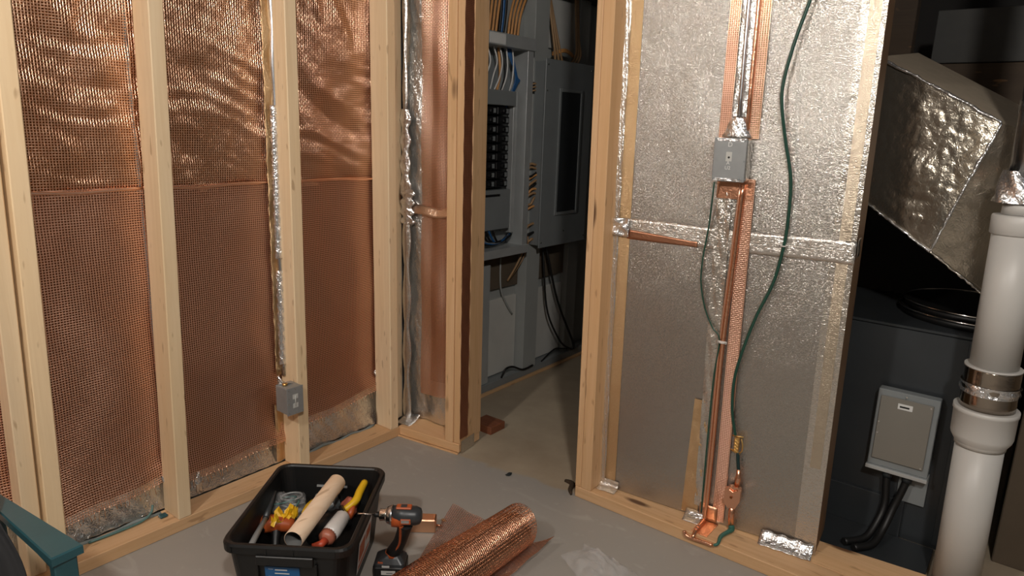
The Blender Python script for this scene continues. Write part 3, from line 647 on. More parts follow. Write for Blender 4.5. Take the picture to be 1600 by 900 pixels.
def F2(s, d, z): return F(s, d + fd(s, z), z)
def ff(u, v):
    s = -0.008 + u * 0.6785; z = 0.040 + v * 2.25
    d = fd(s, z)
    return F(s, d, z)
MB().grid(ff, 60, 160).build('foil_sheet', FOIL, T)
def fstrip(name, mat, s0, s1, z0, z1, d, parent, sb=None, amp=0.0004, nu=6, nv=60):
    def f(u, v):
        a = s0 + (s1 - s0) * u
        if sb: a += (sb[0] * (1 - v) + sb[1] * v)
        z = z0 + (z1 - z0) * v
        return F(a, d + fd(a, z) + amp * math.sin(z * 83 + u * 5) + amp * math.sin(z * 37 + u * 11), z)
    return MB().grid(f, nu, nv).build(name, mat, parent)
fstrip('edge_tape', TAPE_TAN, 0.004, 0.048, 0.05, 2.29, 0.0012, T, None, 0.0002)
fstrip('edge_tape', FOIL_B, -0.006, 0.012, 0.05, 2.29, 0.0034, T, None, 0.0010)
fstrip('edge_tape', TAPE_CLR, 0.612, 0.6705, 0.04, 2.29, 0.0010, T, None, 0.0002)
fstrip('edge_tape', GLOW_TAN, 0.632, 0.660, 0.30, 2.28, 0.0018, T, (-0.004, 0), 0.0002)  # strip painted for the tan reflection near the right edge
MB().grid(lambda u, v: F2(0.02 + 0.652 * u, 0.0024 + 0.0004 * math.sin(u * 60), 0.880 + 0.060 * v + 0.002 * math.sin(u * 9)), 60, 6).build('seam_tape', SEAM, T, thick=0.0004)
MB().grid(lambda u, v: F2(0.04 + 0.22 * u, 0.0032, 0.878 + 0.030 * v * (1 - 0.5 * u)), 30, 4).build('copper_seam_tape', COP_LB, T, thick=0.0003)
MB().tube([F2(0.03 + 0.64 * t / 40, 0.0030, 0.912 + 0.0015 * math.sin(t / 2)) for t in range(41)], 0.0013, 5).build('seam_ridge', SEAM, T)
MB().grid(lambda u, v: F(-0.012 + 0.06 * u, 0.010 + 0.006 * math.sin(u * 7) * math.sin(v * 9), 0.885 + 0.055 * v), 8, 8).build('tape_knot', FOIL_T, T, thick=0.0006)
MB().grid(lambda u, v: F(0.675 + 0.001 * math.sin(v * 7), -0.0 - 0.05 * u, 0.90 + 0.05 * v), 5, 5).build('tape_fold', TAPE_CLR, T, thick=0.0006)
MB().grid(lambda u, v: F2(-0.004 + 0.065 * u, 0.003 + 0.034 * (1 - v) ** 3 + 0.001 * math.sin(u * 9), 0.0402 + 0.028 * v * v), 8, 8).build('corner_tape', SEAM, T)
MB().grid(lambda u, v: F(0.295 + 0.06 * u, 0.008 + 0.04 * (1 - v), 0.0405 + 0.022 * v * v), 8, 6).build('corner_tape', FOIL_T, T, thick=0.0005)
tag(MB().grid(lambda u, v: F(0.52 + 0.145 * u, 0.006 + 0.035 * (1 - v) + 0.002 * math.sin(u * 25), 0.0405 + 0.028 * v * v + 0.004 * abs(math.sin(u * 11)) * v), 20, 8).build('foil_tape_patch', FOIL_T, None, thick=0.0006), 'crumpled silver tape at the foil panel foot near its right corner', 'tape')

# copper strips behind the conduit
T = thing('copper_mesh_strip', 'vertical copper mesh strip running down the middle of the foil panel', 'wire mesh', F(0.36, 0.004, 0.05))
def mstrip(s0, s1, z0, z1, sb, pitch=0.0055, d=0.0058, name='mesh_sheet', mat=COP_LOW, back=COP_TAPE):
    nu = max(4, int((s1 - s0) / pitch)); nv = int((z1 - z0) / pitch)
    U, Vv = np.meshgrid(np.linspace(0, 1, nu + 1), np.linspace(0, 1, nv + 1))
    S = s0 + (s1 - s0) * U + sb * (1 - Vv); Z = z0 + (z1 - z0) * Vv; Dd = d + 0.0006 * np.sin(Z * 40)
    P = np.stack([-1.03 + S * cF + Dd * sF - LEAN * Z, 1.855 + S * sF - Dd * cF, Z], -1)
    wires(P, 0.0022, 0.0008, name, mat, T)
    fstrip('backing_tape', back, s0, s1, z0, z1, d - 0.0012, T, (sb, 0), 0.0003)
mstrip(0.300, 0.328, 1.19, 2.28, -0.004, name='mesh_sheet', back=COP_LB)
mstrip(0.372, 0.402, 1.19, 2.28, 0.0, name='mesh_sheet', back=TAPE_TAN)
mstrip(0.372, 0.405, 0.05, 1.08, 0.004, name='mesh_sheet', back=COP_LB)
fstrip('tan_tape', TAPE_TAN, 0.290, 0.340, 0.045, 0.42, 0.0036, T, (-0.012, 0))
fstrip('clear_tape', TAPE_CLR, 0.305, 0.345, 0.08, 1.07, 0.0050, T, (0.012, 0), 0.0012)
fstrip('copper_patch', COP_LB, 0.303, 0.402, 1.025, 1.072, 0.0072, T)
# silver conduit
T = thing('taped_conduit', 'silver foil-covered conduit coming down to the grey box on the foil panel', 'conduit', F(0.345, 0.006, 1.19))
MB().tube([F(0.348 - 0.006 * (z - 1.19), 0.0125, z) for z in [1.195 + 0.1 * i for i in range(12)]], 0.0055, 10).build('conduit', GALV, T)
fstrip('foil_tape_wrap', FOIL_B, 0.330, 0.366, 1.20, 2.28, 0.0075, T, None, 0.0008)
def flare(u, v):
    z = 1.192 + 0.055 * v; w = 0.080 - 0.045 * v; a = PI * u
    return F(0.346 + w * 0.5 * -math.cos(a), 0.008 + 0.022 * math.sin(a) * (1 - 0.3 * v) + 0.002 * math.sin(u * 25 + v * 9), z)
MB().grid(flare, 16, 8).build('foil_flare', FOIL_T, T, thick=0.0006)
# copper rod above + pipe below
T = tag(MB().tube([F(0.3725 + 0.001 * math.sin(z * 3), 0.0125, z) for z in [1.205 + 0.1 * i for i in range(12)]], 0.0055, 10).build('copper_pipe', COP_PIPE), 'thin copper pipe above the grey box on the foil panel', 'pipe')
T = thing('copper_pipe', 'copper pipe running from the grey box down the foil to the plate', 'pipe', F(0.36, 0.014, 0.04))
MB().tube([F(0.376, 0.014, 1.066), F(0.370, 0.014, 0.866), F(0.360, 0.014, 0.6), F(0.359, 0.014, 0.28), F(0.357, 0.016, 0.07), F(0.354, 0.032, 0.0475), F(0.352, 0.070, 0.0465)], 0.0065, 12, True, 5).build('pipe', COP_PIPE, T)
MB().tube([F(0.368, 0.012, 1.066), F(0.361, 0.012, 0.866), F(0.351, 0.012, 0.6), F(0.350, 0.012, 0.28), F(0.349, 0.014, 0.07)], 0.0035, 8, True, 4).build('side_seam', COP_LOW, T)
tp = MB().tube([(-0.6715, 1.800, 0.0455), (-0.6705, 1.783, 0.036), (-0.671, 1.780, 0.030)], 0.006, 10, True, 4).build('tee_branch', COP_PIPE, T)
MB().tube([(-0.700, 1.7815, 0.040), (-0.693, 1.781, 0.029), (-0.671, 1.781, 0.027), (-0.640, 1.781, 0.030), (-0.612, 1.781, 0.031)], 0.0055, 10, True, 5).build('tee_bar', COP_PIPE, T)
MB().tube([F(0.352, 0.068, 0.0465), (-0.6715, 1.800, 0.0455)], 0.0062, 10).build('tee_neck', COP_PIPE, T)
MB().box(-0.685, -0.635, 1.795, 1.90, 0.0385, 0.0400, bev=0.0004).build('copper_strap', COP_TAPE, T)
MB().grid(lambda u, v: F(0.335 + 0.055 * u, 0.0085, 0.042 + 0.05 * v), 4, 4).build('strap_leg', COP_TAPE, T, thick=0.0008)

# box on the foil
T = thing('junction_box', 'grey metal junction box with stencil marks mounted on the foil panel', 'electrical box', F(0.342, 0.02, 1.07))
TF = lambda s, d, z: F(s, d, z)
MB().box(0.301, 0.388, 0.0085, 0.048, 1.076, 1.188, tf=TF, bev=0.002).build('box_body', FOIL_B, T)
cp = MB().box(0.299, 0.386, 0.0485, 0.0515, 1.074, 1.190, tf=TF, bev=0.0012).build('cover_plate', GREY_BOX, T)
for s, z in ((0.305, 1.081), (0.380, 1.081), (0.305, 1.183), (0.380, 1.183), (0.382, 1.13), (0.372, 1.082)):
    MB().cyl(F(s, 0.0515, z), F(s, 0.0535, z), 0.0024, 8).build('screw', GREY_STEEL, cp)
MB().box(0.302, 0.378, 0.0517, 0.0522, 1.0755, 1.083, tf=TF).build('bottom_tape', FOIL_T, cp)
MB().box(0.305, 0.383, 0.0517, 0.0522, 1.181, 1.188, tf=TF).build('top_tape', FOIL_T, cp)
MB().box(0.333, 0.349, 0.0517, 0.0521, 1.128, 1.153, tf=TF, bev=0.0001).build('stencil_mark', PALEBOARD, cp)
MB().cyl(F(0.341, 0.0518, 1.1385), F(0.341, 0.0526, 1.1385), 0.003, 10).build('centre_screw', BLK_RUB, cp)
def Mf(s, d, z, rot=0):
    M = Matrix(((cF, 0, sF, 0), (sF, 0, -cF, 0), (0, 1, 0, 0), (0, 0, 0, 1)))
    p = F(s, d, z); return Matrix.Translation(p) @ M @ Matrix.Rotation(rot, 4, 'Z')
text('stencil_letter', 'D', 0.017, WHITE, cp, Mf(0.342, 0.0521, 1.172))
text('stencil_letters', 'A\nU2', 0.013, WHITE, cp, Mf(0.340, 0.0521, 1.117))
# green earth cable
gc = [(0.500, 1.533), (0.476, 1.443), (0.458, 1.349), (0.457, 1.285), (0.475, 1.187), (0.497, 1.089), (0.501, 0.987), (0.497, 0.911), (0.481, 0.809), (0.448, 0.712), (0.422, 0.613), (0.404, 0.512), (0.406, 0.414), (0.422, 0.338)]
gc = [(0.56, 1.85), (0.53, 1.68)] + gc
gcd = [0.03, 0.03] + [0.028] * 4 + [0.02, 0.014, 0.012, 0.0095, 0.012, 0.018, 0.02, 0.018, 0.014, 0.012]
tag(MB().tube([F(s, d, z) for (s, z), d in zip(gc, gcd)], 0.0042, 10, True, 6).build('green_earth_cable', GREEN), 'long green cable curving down the right half of the foil panel', 'cable')
tag(MB().tube([F(s + 0.001, d, z) for (s, z), d in zip([(0.303, 1.070), (0.291, 0.949), (0.281, 0.855), (0.281, 0.779), (0.299, 0.705), (0.326, 0.652), (0.350, 0.619), (0.3425, 0.50), (0.341, 0.30), (0.342, 0.064)], [0.040, 0.014, 0.012, 0.012, 0.012, 0.013, 0.016, 0.013, 0.013, 0.014])], 0.0024, 8, True, 6).build('thin_green_wire', GREEN), 'thin green wire looping from the grey box back to the copper pipe', 'wire')
for lab, s, z, d in (('small clear clip holding the green cable at the foil seam', 0.496, 0.911, 0.006), ('small clear clip holding the thin green wire on the copper pipe', 0.361, 0.616, 0.0215)):
    T = thing('cable_clip', lab, 'clip', F(s, d, z))
    MB().box(s - 0.013, s + 0.013, d, d + 0.003, z - 0.004, z + 0.004, tf=TF, bev=0.0008).build('clip_base', MILKY, T)
    MB().tube([F(s + 0.007 * math.cos(a), d + 0.002 + 0.008 * math.sin(a), z) for a in [PI * i / 8 for i in range(9)]], 0.0018, 6).build('clip_loop', MILKY, T)
    for k in (-1, 1): MB().cyl(F(s + 0.010 * k, d + 0.003, z), F(s + 0.010 * k, d + 0.0055, z), 0.0022, 8).build('nail_head', CHROME, T)
# brass clamp, black pigtail, copper lug
T = thing('brass_clamp', 'brass spring clamp on the lower end of the green cable', 'clamp', F(0.427, 0.016, 0.29))
MB().box(0.421, 0.435, 0.008, 0.020, 0.292, 0.338, tf=TF, bev=0.002).build('clamp_barrel', BRASS, T)
for k in range(4): MB().tube([F(0.420 + 0.015 * i / 6, 0.0205, 0.298 + 0.010 * k + 0.003 * math.sin(i)) for i in range(7)], 0.0012, 5).build('clamp_tooth', BRASS, T)
MB().tube([F(0.440, 0.016, 0.336), F(0.446, 0.020, 0.322), F(0.447, 0.024, 0.305), F(0.440, 0.020, 0.294)], 0.0022, 6, True, 4).build('clamp_lever', BRASS, T)
MB().tube([F(0.413, 0.014, 0.340), F(0.445, 0.014, 0.342)], 0.0024, 6).build('clamp_jaw', BRASS, T)
MB().tube([F(0.412, 0.014, 0.296), F(0.425, 0.016, 0.292), F(0.440, 0.014, 0.288)], 0.0028, 6).build('clamp_jaw', BRASS, T)
tag(MB().tube([F(0.434, 0.014, 0.291), F(0.436, 0.016, 0.272), F(0.439, 0.018, 0.255), F(0.442, 0.018, 0.238)], 0.0052, 8, True, 4).build('black_pigtail', plain('dark_teal_jacket', (0.008, 0.03, 0.03), 0.35)), 'short dark pigtail wire between brass clamp and copper fitting', 'wire')
T = thing('copper_fitting', 'copper swivel fitting with hexagonal body above the bottom plate', 'pipe fitting', F(0.435, 0.018, 0.05))
MB().tube([F(0.442, 0.018, 0.242), F(0.443, 0.018, 0.222), F(0.443, 0.018, 0.218), F(0.442, 0.018, 0.185)], [0.0062, 0.0062, 0.0085, 0.0085], 12).build('neck', COP_PIPE, T)
hx = MB(); pr = [(0.410, 0.130), (0.410, 0.172), (0.420, 0.184), (0.446, 0.190), (0.456, 0.180), (0.456, 0.145), (0.444, 0.118), (0.424, 0.116)]
n = len(pr); vs = [F(s, 0.012, z) for s, z in pr] + [F(s, 0.030, z) for s, z in pr]
hx.add(vs, [tuple(range(n))] + [tuple(range(2 * n - 1, n - 1, -1))] + [(i, i + n, (i + 1) % n + n, (i + 1) % n) for i in range(n)]).build('body', COP_PIPE, T)
MB().cyl(F(0.431, 0.030, 0.153), F(0.431, 0.0325, 0.153), 0.004, 12).build('pivot_pin', COP_BACK, T)
MB().tube([F(0.424, 0.033, 0.178), F(0.436, 0.034, 0.172), F(0.446, 0.032, 0.180)], 0.003, 8, True, 4).build('clasp', COP_PIPE, T)
MB().tube([F(0.4345, 0.020, 0.125), F(0.435, 0.021, 0.085), F(0.437, 0.022, 0.052)], [0.0095, 0.0088, 0.0085], 12).build('stem', COP_PIPE, T)
tag(MB().tube([F(0.437, 0.022, 0.060), F(0.440, 0.026, 0.049), F(0.436, 0.040, 0.047), F(0.424, 0.075, 0.0455), (-0.597, 1.786, 0.040), (-0.606, 1.779, 0.034)], [0.009, 0.0095, 0.0065, 0.006, 0.0045, 0.004], 10, True, 5).build('green_wrapped_wire', plain('green_wrap', (0.03, 0.13, 0.10), 0.4)), 'green wrapped wire joining the copper fitting to the copper tee', 'wire')

# ---- furnace side of the room
T = thing('furnace_cabinet', 'dark grey furnace cabinet behind the right end of the foil wall', 'furnace', (-0.25, 2.5, 0))
MB().box(-0.72, -0.015, 2.25, 2.72, 0.0, 0.660, bev=0.004).build('cabinet', DARKSTEEL, T)
MB().box(-0.725, -0.010, 2.2455, 2.73, 0.661, 0.669, bev=0.001).build('top_lid', DARKSTEEL, T)
MB().box(-0.115, -0.014, 2.240, 2.2495, 0.02, 0.66, bev=0.001).build('corner_strip', DARKSTEEL, T)
MB().box(-0.72, -0.20, 2.235, 2.2495, 0.0, 0.13, bev=0.001).build('lower_panel', DARKSTEEL, T)
MB().box(-0.225, -0.150, 2.238, 2.2495, 0.13, 0.235, bev=0.001).build('side_bracket', GREY_STEEL, T)
MB().box(-0.90, -0.105, 2.038, 2.232, 0.0, 0.012, bev=0.001).build('floor_pan', DARKSTEEL, T)
tag(MB().box(0.035, 1.2, 2.30, 2.78, 0.0, 0.645, bev=0.003).build('dark_filler_box', BROWNBOARD), 'dark box added for the darkness at the right edge behind the white pipe', 'cabinet')  # dark box added where only darkness shows beside the furnace
T = thing('flue_collar', 'low round black flue collar with shiny rims on top of the furnace', 'duct', (-0.12, 2.52, 0.67))
def ring(r, z0, z1, mat, nm): MB().tube([(-0.12, 2.52, z0), (-0.12, 2.52, z1)], r, 40).build(nm, mat, T)
ring(0.215, 0.6695, 0.690, BLK, 'lower_rim'); ring(0.205, 0.6905, 0.712, BLK, 'drum')
for z, r in ((0.692, 0.2175), (0.713, 0.208)):
    MB().tube([(-0.12 + r * math.cos(a), 2.52 + r * math.sin(a), z) for a in [2 * PI * i / 48 for i in range(49)]], 0.0035, 6, False).build('rim_bead', CHROME, T)
T = thing('disconnect_box', 'grey metal switch box with a small label on the furnace front', 'electrical box', (-0.23, 2.22, 0.24))
MB().box(-0.312, -0.152, 2.200, 2.2345, 0.238, 0.480, bev=0.002).build('box_body', GREY_STEEL, T)
dc = MB().box(-0.302, -0.166, 2.192, 2.1995, 0.262, 0.462, bev=0.0015).build('cover', plain('dull_grey_cover', (0.25, 0.235, 0.205), 0.42, 0.3, 0.06, 8, 0.03), T)
MB().box(-0.255, -0.217, 2.1908, 2.1918, 0.432, 0.449).build('paper_label', WHITE, dc)
MB().box(-0.250, -0.225, 2.1903, 2.1907, 0.4375, 0.4425).build('label_print', BLK_RUB, dc)
MB().box(-0.314, -0.150, 2.190, 2.2345, 0.226, 0.2375, bev=0.001).build('bottom_lip', GREY_LITE, T)
for x, z in ((-0.236, 0.472), (-0.172, 0.455), (-0.172, 0.268), (-0.297, 0.380), (-0.297, 0.345)): MB().cyl((x, 2.1918, z), (x, 2.190, z), 0.0026, 8).build('screw', CHROME, dc)
for lab, pts, r in (('thick black cable hanging from the left of the grey switch box', [(-0.255, 2.215, 0.226), (-0.254, 2.213, 0.19), (-0.247, 2.205, 0.12), (-0.255, 2.18, 0.07), (-0.275, 2.13, 0.028), (-0.32, 2.07, 0.024)], 0.011),
                    ('thick black cable hanging from the right of the grey switch box', [(-0.202, 2.215, 0.226), (-0.206, 2.212, 0.19), (-0.222, 2.20, 0.12), (-0.235, 2.165, 0.06), (-0.25, 2.11, 0.028), (-0.29, 2.055, 0.024)], 0.011)):
    T = thing('black_cable', lab, 'cable', pts[-1]); MB().tube([(p[0], p[1], max(p[2], 0.026)) for p in pts], r, 10, True, 6).build('cable_jacket', BLK_RUB, T)
    MB().cyl(pts[0], (pts[0][0], pts[0][1], 0.205), 0.014, 12).build('gland', DARKSTEEL, T)

# duct: faceted, foil wrapped
T = thing('foil_wrapped_duct', 'slanting rectangular duct wrapped in crinkled silver foil above the furnace', 'duct', (-0.2, 2.4, 0.75))
def crinkle(mb_fn, nu, nv, amp, name, mat, seed, th=0.0):
    def f(u, v):
        p = Vector(mb_fn(u, v)); q = p * 14 + Vector((seed, 0, 0))
        e = amp * (abs(noise.noise(q * 0.6)) * 1.3 - 0.4 + 0.45 * abs(noise.noise(q * 2.2)) + 0.15 * abs(noise.noise(q * 6.1)))
        edge = min(1, 14 * min(u, 1 - u, v, 1 - v))
        return p + Vector((0.2, -1, 0.2)) * e * edge
    return MB().grid(f, nu, nv).build(name, mat, T)
TL, TR, BL, BM = Vector((-0.450, 2.22, 1.425)), Vector((-0.133, 2.16, 1.250)), Vector((-0.450, 2.22, 1.035)), Vector((-0.240, 2.16, 0.907))
def bil(a, b, c, d): return lambda u, v: (a * (1 - u) + b * u) * (1 - v) + (d * (1 - u) + c * u) * v
crinkle(bil(BL, BM, TR, TL), 90, 90, 0.0042, 'upper_face', FOIL_D, 1)
R1, R2, R3 = Vector((0.12, 2.24, 1.16)), Vector((0.12, 2.24, 0.66)), Vector((-0.10, 2.20, 0.800))
crinkle(bil(BM, R3, R1, TR), 40, 40, 0.003, 'lower_face', FOIL_D, 5)
MB().grid(bil(R3, R2, R1, R1 * 0.999 + R3 * 0.001), 4, 4).build('end_face', FOIL_D, T)
bk = Vector((0.03, 0.42, 0.05))
crinkle(bil(TL, TR, TR + bk, TL + bk), 20, 10, 0.002, 'top_face', DUCTTOP, 3)
crinkle(bil(TR, R1, R1 + bk, TR + bk), 10, 10, 0.002, 'top_face', DUCTTOP, 4)
MB().grid(bil(BL, BL + bk, BM + bk, BM), 4, 4).build('under_face', FOIL_D, T)
MB().grid(bil(BM, BM + bk, R2 + bk, R2), 4, 4).build('under_face', FOIL_D, T)
MB().grid(bil(BL + bk, TL + bk, TR + bk, BM + bk), 4, 4).build('back_face', FOIL_D, T)
def edge(a, b, r, nm, mat=FOIL_T):
    pts = [a.lerp(b, i / 24) + Vector((0, -0.004, 0)) + Vector((random.uniform(-1, 1), 0, random.uniform(-1, 1))) * r * 0.35 for i in range(25)]
    MB().tube(pts, [r * random.uniform(0.5, 1.2) for _ in pts], 6).build(nm, mat, T)
edge(BL, BM, 0.0045, 'foil_hem'); edge(BM, R3, 0.004, 'foil_hem', TAPE_CLR); edge(BM, TR, 0.0050, 'foil_crease'); edge(TL, TR, 0.005, 'foil_hem')

# PVC pipe
def ax(z): return (-0.0365 - (z - 0.093) * 0.018, 2.05, z)   # pipe axis, a little out of plumb
T = thing('white_waste_pipe', 'white plastic drain pipe with couplings standing right of the foil wall', 'pipe', ax(0))
def seg(z0, z1, r0, nm, mat, r1=None, n=36): return MB().tube([ax(z0), ax(z1)], [r0, r1 if r1 else r0], n).build(nm, mat, T)
seg(0.0, 0.470, 0.0545, 'lower_pipe', PVC)
MB().tube([ax(0.438), ax(0.446), ax(0.450), ax(0.462), ax(0.470), ax(0.530), ax(0.532), ax(0.5435)], [0.0570, 0.0575, 0.060, 0.0668, 0.0690, 0.0700, 0.0722, 0.0718], 36).build('reducer_coupling', PVC, T)
MB().tube([ax(0.544), ax(0.560), ax(0.585), ax(0.600), ax(0.618), ax(0.646), ax(0.648)], [0.0615, 0.0615, 0.0610, 0.0625, 0.0610, 0.0615, 0.0615], 36).build('metal_band', BAND, T)
mb = MB()
cb = mb.grid(lambda u, v: (ax(0.6)[0] + (0.064 + 0.003 * math.sin(u * 30) * math.sin(v * PI) + 0.002 * math.sin(v * 9 + u * 11)) * math.cos(2 * PI * u), 2.05 + (0.064 + 0.003 * math.sin(u * 30) * math.sin(v * PI)) * math.sin(2 * PI * u), 0.583 + 0.026 * v), 60, 8).build('clamp_tape', FOIL_T, T)
seg(0.6485, 0.6535, 0.0625, 'upper_collar', PVC)
seg(0.6540, 1.010, 0.0530, 'upper_pipe', PVC)
MB().tube([ax(0.985), ax(0.989), ax(1.030), ax(1.034)], [0.0535, 0.0585, 0.0590, 0.0560], 36).build('top_hub', PVC, T)
MB().tube([ax(1.0345), ax(1.066)], [0.041, 0.040], 30).build('inner_sleeve', PVC, T)
def fl(u, v):
    a = 2 * PI * u; r = 0.052 - 0.016 * v + 0.004 * math.sin(a * 5 + v * 6); p = ax(1.062 + 0.075 * v)
    return (p[0] - 0.012 + r * math.cos(a), p[1] + r * math.sin(a), p[2])
MB().grid(fl, 40, 10).build('foil_wrap', FOIL_T, T)
T = thing('metal_vent_pipe', 'shiny galvanised vent pipe rising above the white pipe', 'pipe', ax(1.12))
MB().tube([ax(1.125), ax(1.27), ax(1.272), ax(1.30), ax(1.302), ax(2.33)], [0.039, 0.039, 0.041, 0.041, 0.039, 0.039], 30).build('pipe', GALV, T)

# dark framing beyond
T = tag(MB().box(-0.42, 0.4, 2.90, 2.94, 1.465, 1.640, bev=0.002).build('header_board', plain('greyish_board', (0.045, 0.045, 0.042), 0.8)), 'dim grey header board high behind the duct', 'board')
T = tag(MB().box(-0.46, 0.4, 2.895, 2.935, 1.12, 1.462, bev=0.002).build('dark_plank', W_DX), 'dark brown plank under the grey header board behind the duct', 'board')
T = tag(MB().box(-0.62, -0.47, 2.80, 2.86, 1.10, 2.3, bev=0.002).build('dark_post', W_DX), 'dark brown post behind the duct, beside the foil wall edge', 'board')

# ---- chair at the left
T = thing('teal_armchair', 'teal painted wooden chair arm at the lower left corner', 'chair', (-1.36, 0.37, 0))
zt = 0.42
def armtop(z): return [(-1.305, 0.410, z), (-1.62, 0.372, z), (-1.60, 0.345, z), (-1.300, 0.356, z)]
mb = MB(); a = armtop(zt - 0.018); b = armtop(zt)
ib = [(x + (0.002 if i in (1, 2) else -0.002), y + (-0.002 if i in (0, 1) else 0.002), zt) for i, (x, y, z) in enumerate(b)]
mb.add(a + [(x, y, zt - 0.003) for x, y, z in b] + ib, [(0, 1, 2, 3)[::-1]] + [(i, (i + 1) % 4, (i + 1) % 4 + 4, i + 4) for i in range(4)] + [(i + 4, (i + 1) % 4 + 4, (i + 1) % 4 + 8, i + 8) for i in range(4)] + [(8, 9, 10, 11)])
mb.build('armrest', TEAL, T)
MB().box(-1.338, -1.310, 0.362, 0.400, 0.0, 0.4015, bev=0.002).build('leg', TEAL, T)
MB().box(-1.62, -1.34, 0.366, 0.384, 0.372, 0.4010, bev=0.002).build('arm_brace', TEAL, T)
MB().box(-1.66, -1.34, 0.10, 0.36, 0.20, 0.222, bev=0.003).build('seat', TEAL, T)
MB().box(-1.66, -1.625, 0.340, 0.375, 0.0, 0.401, bev=0.002).build('leg', TEAL, T)
MB().box(-1.338, -1.310, 0.06, 0.098, 0.0, 0.4, bev=0.002).build('leg', TEAL, T)
def jac(u, v):
    a = PI * (u - 0.1) ; x = -1.66 + 0.36 * v; z = 0.47 - 0.40 * v * v - 0.04 * v
    return (x + 0.02 * math.sin(u * 8), 0.345 - 0.16 * (1 - math.cos(a * 0.5)) + 0.006 * math.sin(v * 14), z + 0.045 * math.sin(a) + 0.006 * math.sin(u * 21 + v * 8))
tag(MB().sheet(jac, 24, 30, (-0.02, -0.012, -0.01)).build('black_jacket', BLK_FAB), 'black padded jacket slumped over the teal chair at the left edge', 'jacket')

# ---- tub
ang = math.radians(36.2); e1 = Vector((math.cos(ang), math.sin(ang), 0)); e2 = Vector((-math.sin(ang), math.cos(ang), 0)); C0 = Vector((-1.418, 0.986, 0))
def tb(x, y, z): return C0 + e1 * x + e2 * y + Vector((0, 0, z))
HX, HY, TH = 0.159, 0.205, 0.208
def rr(hx, hy, r, z, n=6):
    out = []
    for cx, cy, a0 in ((hx - r, hy - r, 0), (-hx + r, hy - r, PI / 2), (-hx + r, -hy + r, PI), (hx - r, -hy + r, 1.5 * PI)):
        for k in range(n + 1):
            a = a0 + PI / 2 * k / n; out.append(tb(cx + r * math.cos(a), cy + r * math.sin(a), z))
    return out
def loft(rings, close0=True, close1=True):
    n = len(rings[0]); vs = [p for r in rings for p in r]; fs = [(i * n + k, i * n + (k + 1) % n, (i + 1) * n + (k + 1) % n, (i + 1) * n + k) for i in range(len(rings) - 1) for k in range(n)]
    if close0: fs.append(tuple(range(n))[::-1])
    if close1: fs.append(tuple(range((len(rings) - 1) * n, len(rings) * n)))
    return MB().add(vs, fs, False)
T = thing('storage_tub', 'open black plastic tub full of tools in the foreground', 'tub', tb(0, 0, 0))
bx, by = HX - 0.028, HY - 0.028
rings = [rr(bx - 0.004, by - 0.004, 0.03, 0.0), rr(bx, by, 0.032, 0.004), rr(HX - 0.010, HY - 0.010, 0.034, TH - 0.026), rr(HX, HY, 0.036, TH - 0.024), rr(HX + 0.001, HY + 0.001, 0.037, TH - 0.006), rr(HX - 0.002, HY - 0.002, 0.036, TH), rr(HX - 0.010, HY - 0.010, 0.033, TH), rr(HX - 0.013, HY - 0.013, 0.032, TH - 0.004), rr(HX - 0.016, HY - 0.016, 0.032, TH - 0.03), rr(bx - 0.004, by - 0.004, 0.03, 0.006)]
loft(rings).build('tub_body', BLK, T)
tbx = lambda x, y, z: tb(x, y, z)
for sg in (-1, 1):
    h = MB().box(-0.07, 0.07, sg * (HY + 0.001) - 0.004, sg * (HY + 0.001) + 0.010 * (1 if sg > 0 else 1) - 0.004, TH - 0.050, TH - 0.0245, tf=tbx, bev=0.002); h.build('handle_skirt', BLK, T)
    for x in (-0.072, 0.072): MB().box(x - 0.003, x + 0.003, sg * (HY - 0.011) - 0.004, sg * (HY - 0.011) + 0.006, 0.10, TH - 0.05, tf=tbx, bev=0.001).build('rib', BLK, T)
for x in (-0.13, -0.045, 0.02, 0.12): MB().box(x - 0.002, x + 0.002, -HY - 0.0022, -HY - 0.0008, TH - 0.022, TH - 0.006, tf=tbx).build('rim_rib', BLK, T)
MB().box(-0.045, 0.045, HY - 0.024, HY - 0.0195, TH - 0.060, TH - 0.055, tf=tbx).build('inner_slot', GREY_LITE, T)
# slanted wall panels for the stickers: front wall plane
def fw(x, z, off=0.0015):   # point on the outer front wall (towards -e2)
    t = (z - 0.004) / (TH - 0.030); y = -(by + (HY - 0.010 - by) * t) - off; return tb(x, y, z)
def sw(y, z, off=0.0015):
    t = (z - 0.004) / (TH - 0.030); x = (bx + (HX - 0.010 - bx) * t) + off; return tb(x, y, z)
st = MB().grid(lambda u, v: fw(-0.055 + 0.085 * u, 0.05 + 0.095 * v), 2, 2, False).build('blue_sticker', BLUE_L, T)
st['label'] = 'blue sticker with small white print'
for k, (x, z, w, h) in enumerate(((-0.015, 0.135, 0.030, 0.0035), (-0.013, 0.125, 0.036, 0.003), (-0.012, 0.115, 0.070, 0.0025), (-0.030, 0.108, 0.020, 0.005), (0.002, 0.107, 0.026, 0.005), (-0.04, 0.138, 0.012, 0.001))):
    MB().grid(lambda u, v: fw(x - w / 2 + w * u, z + h * v, 0.0022), 1, 1, False).build('print_line', WHITE, st)
st = MB().grid(lambda u, v: sw(-0.075 + 0.14 * u, 0.045 + 0.095 * v), 2, 2, False).build('side_sticker', WHITE, T); st['label'] = 'white and orange sticker on the long side'
MB().grid(lambda u, v: sw(-0.065 + 0.06 * u, 0.075 + 0.05 * v, 0.0022), 1, 1, False).build('orange_print', LABEL_O, st)
MB().grid(lambda u, v: sw(0.005 + 0.05 * u, 0.095 + 0.03 * v, 0.0022), 1, 1, False).build('orange_print', LABEL_O, st)
MB().grid(lambda u, v: sw(-0.065 + 0.12 * u, 0.052 + 0.012 * v, 0.0022), 1, 1, False).build('orange_print', LABEL_O, st)

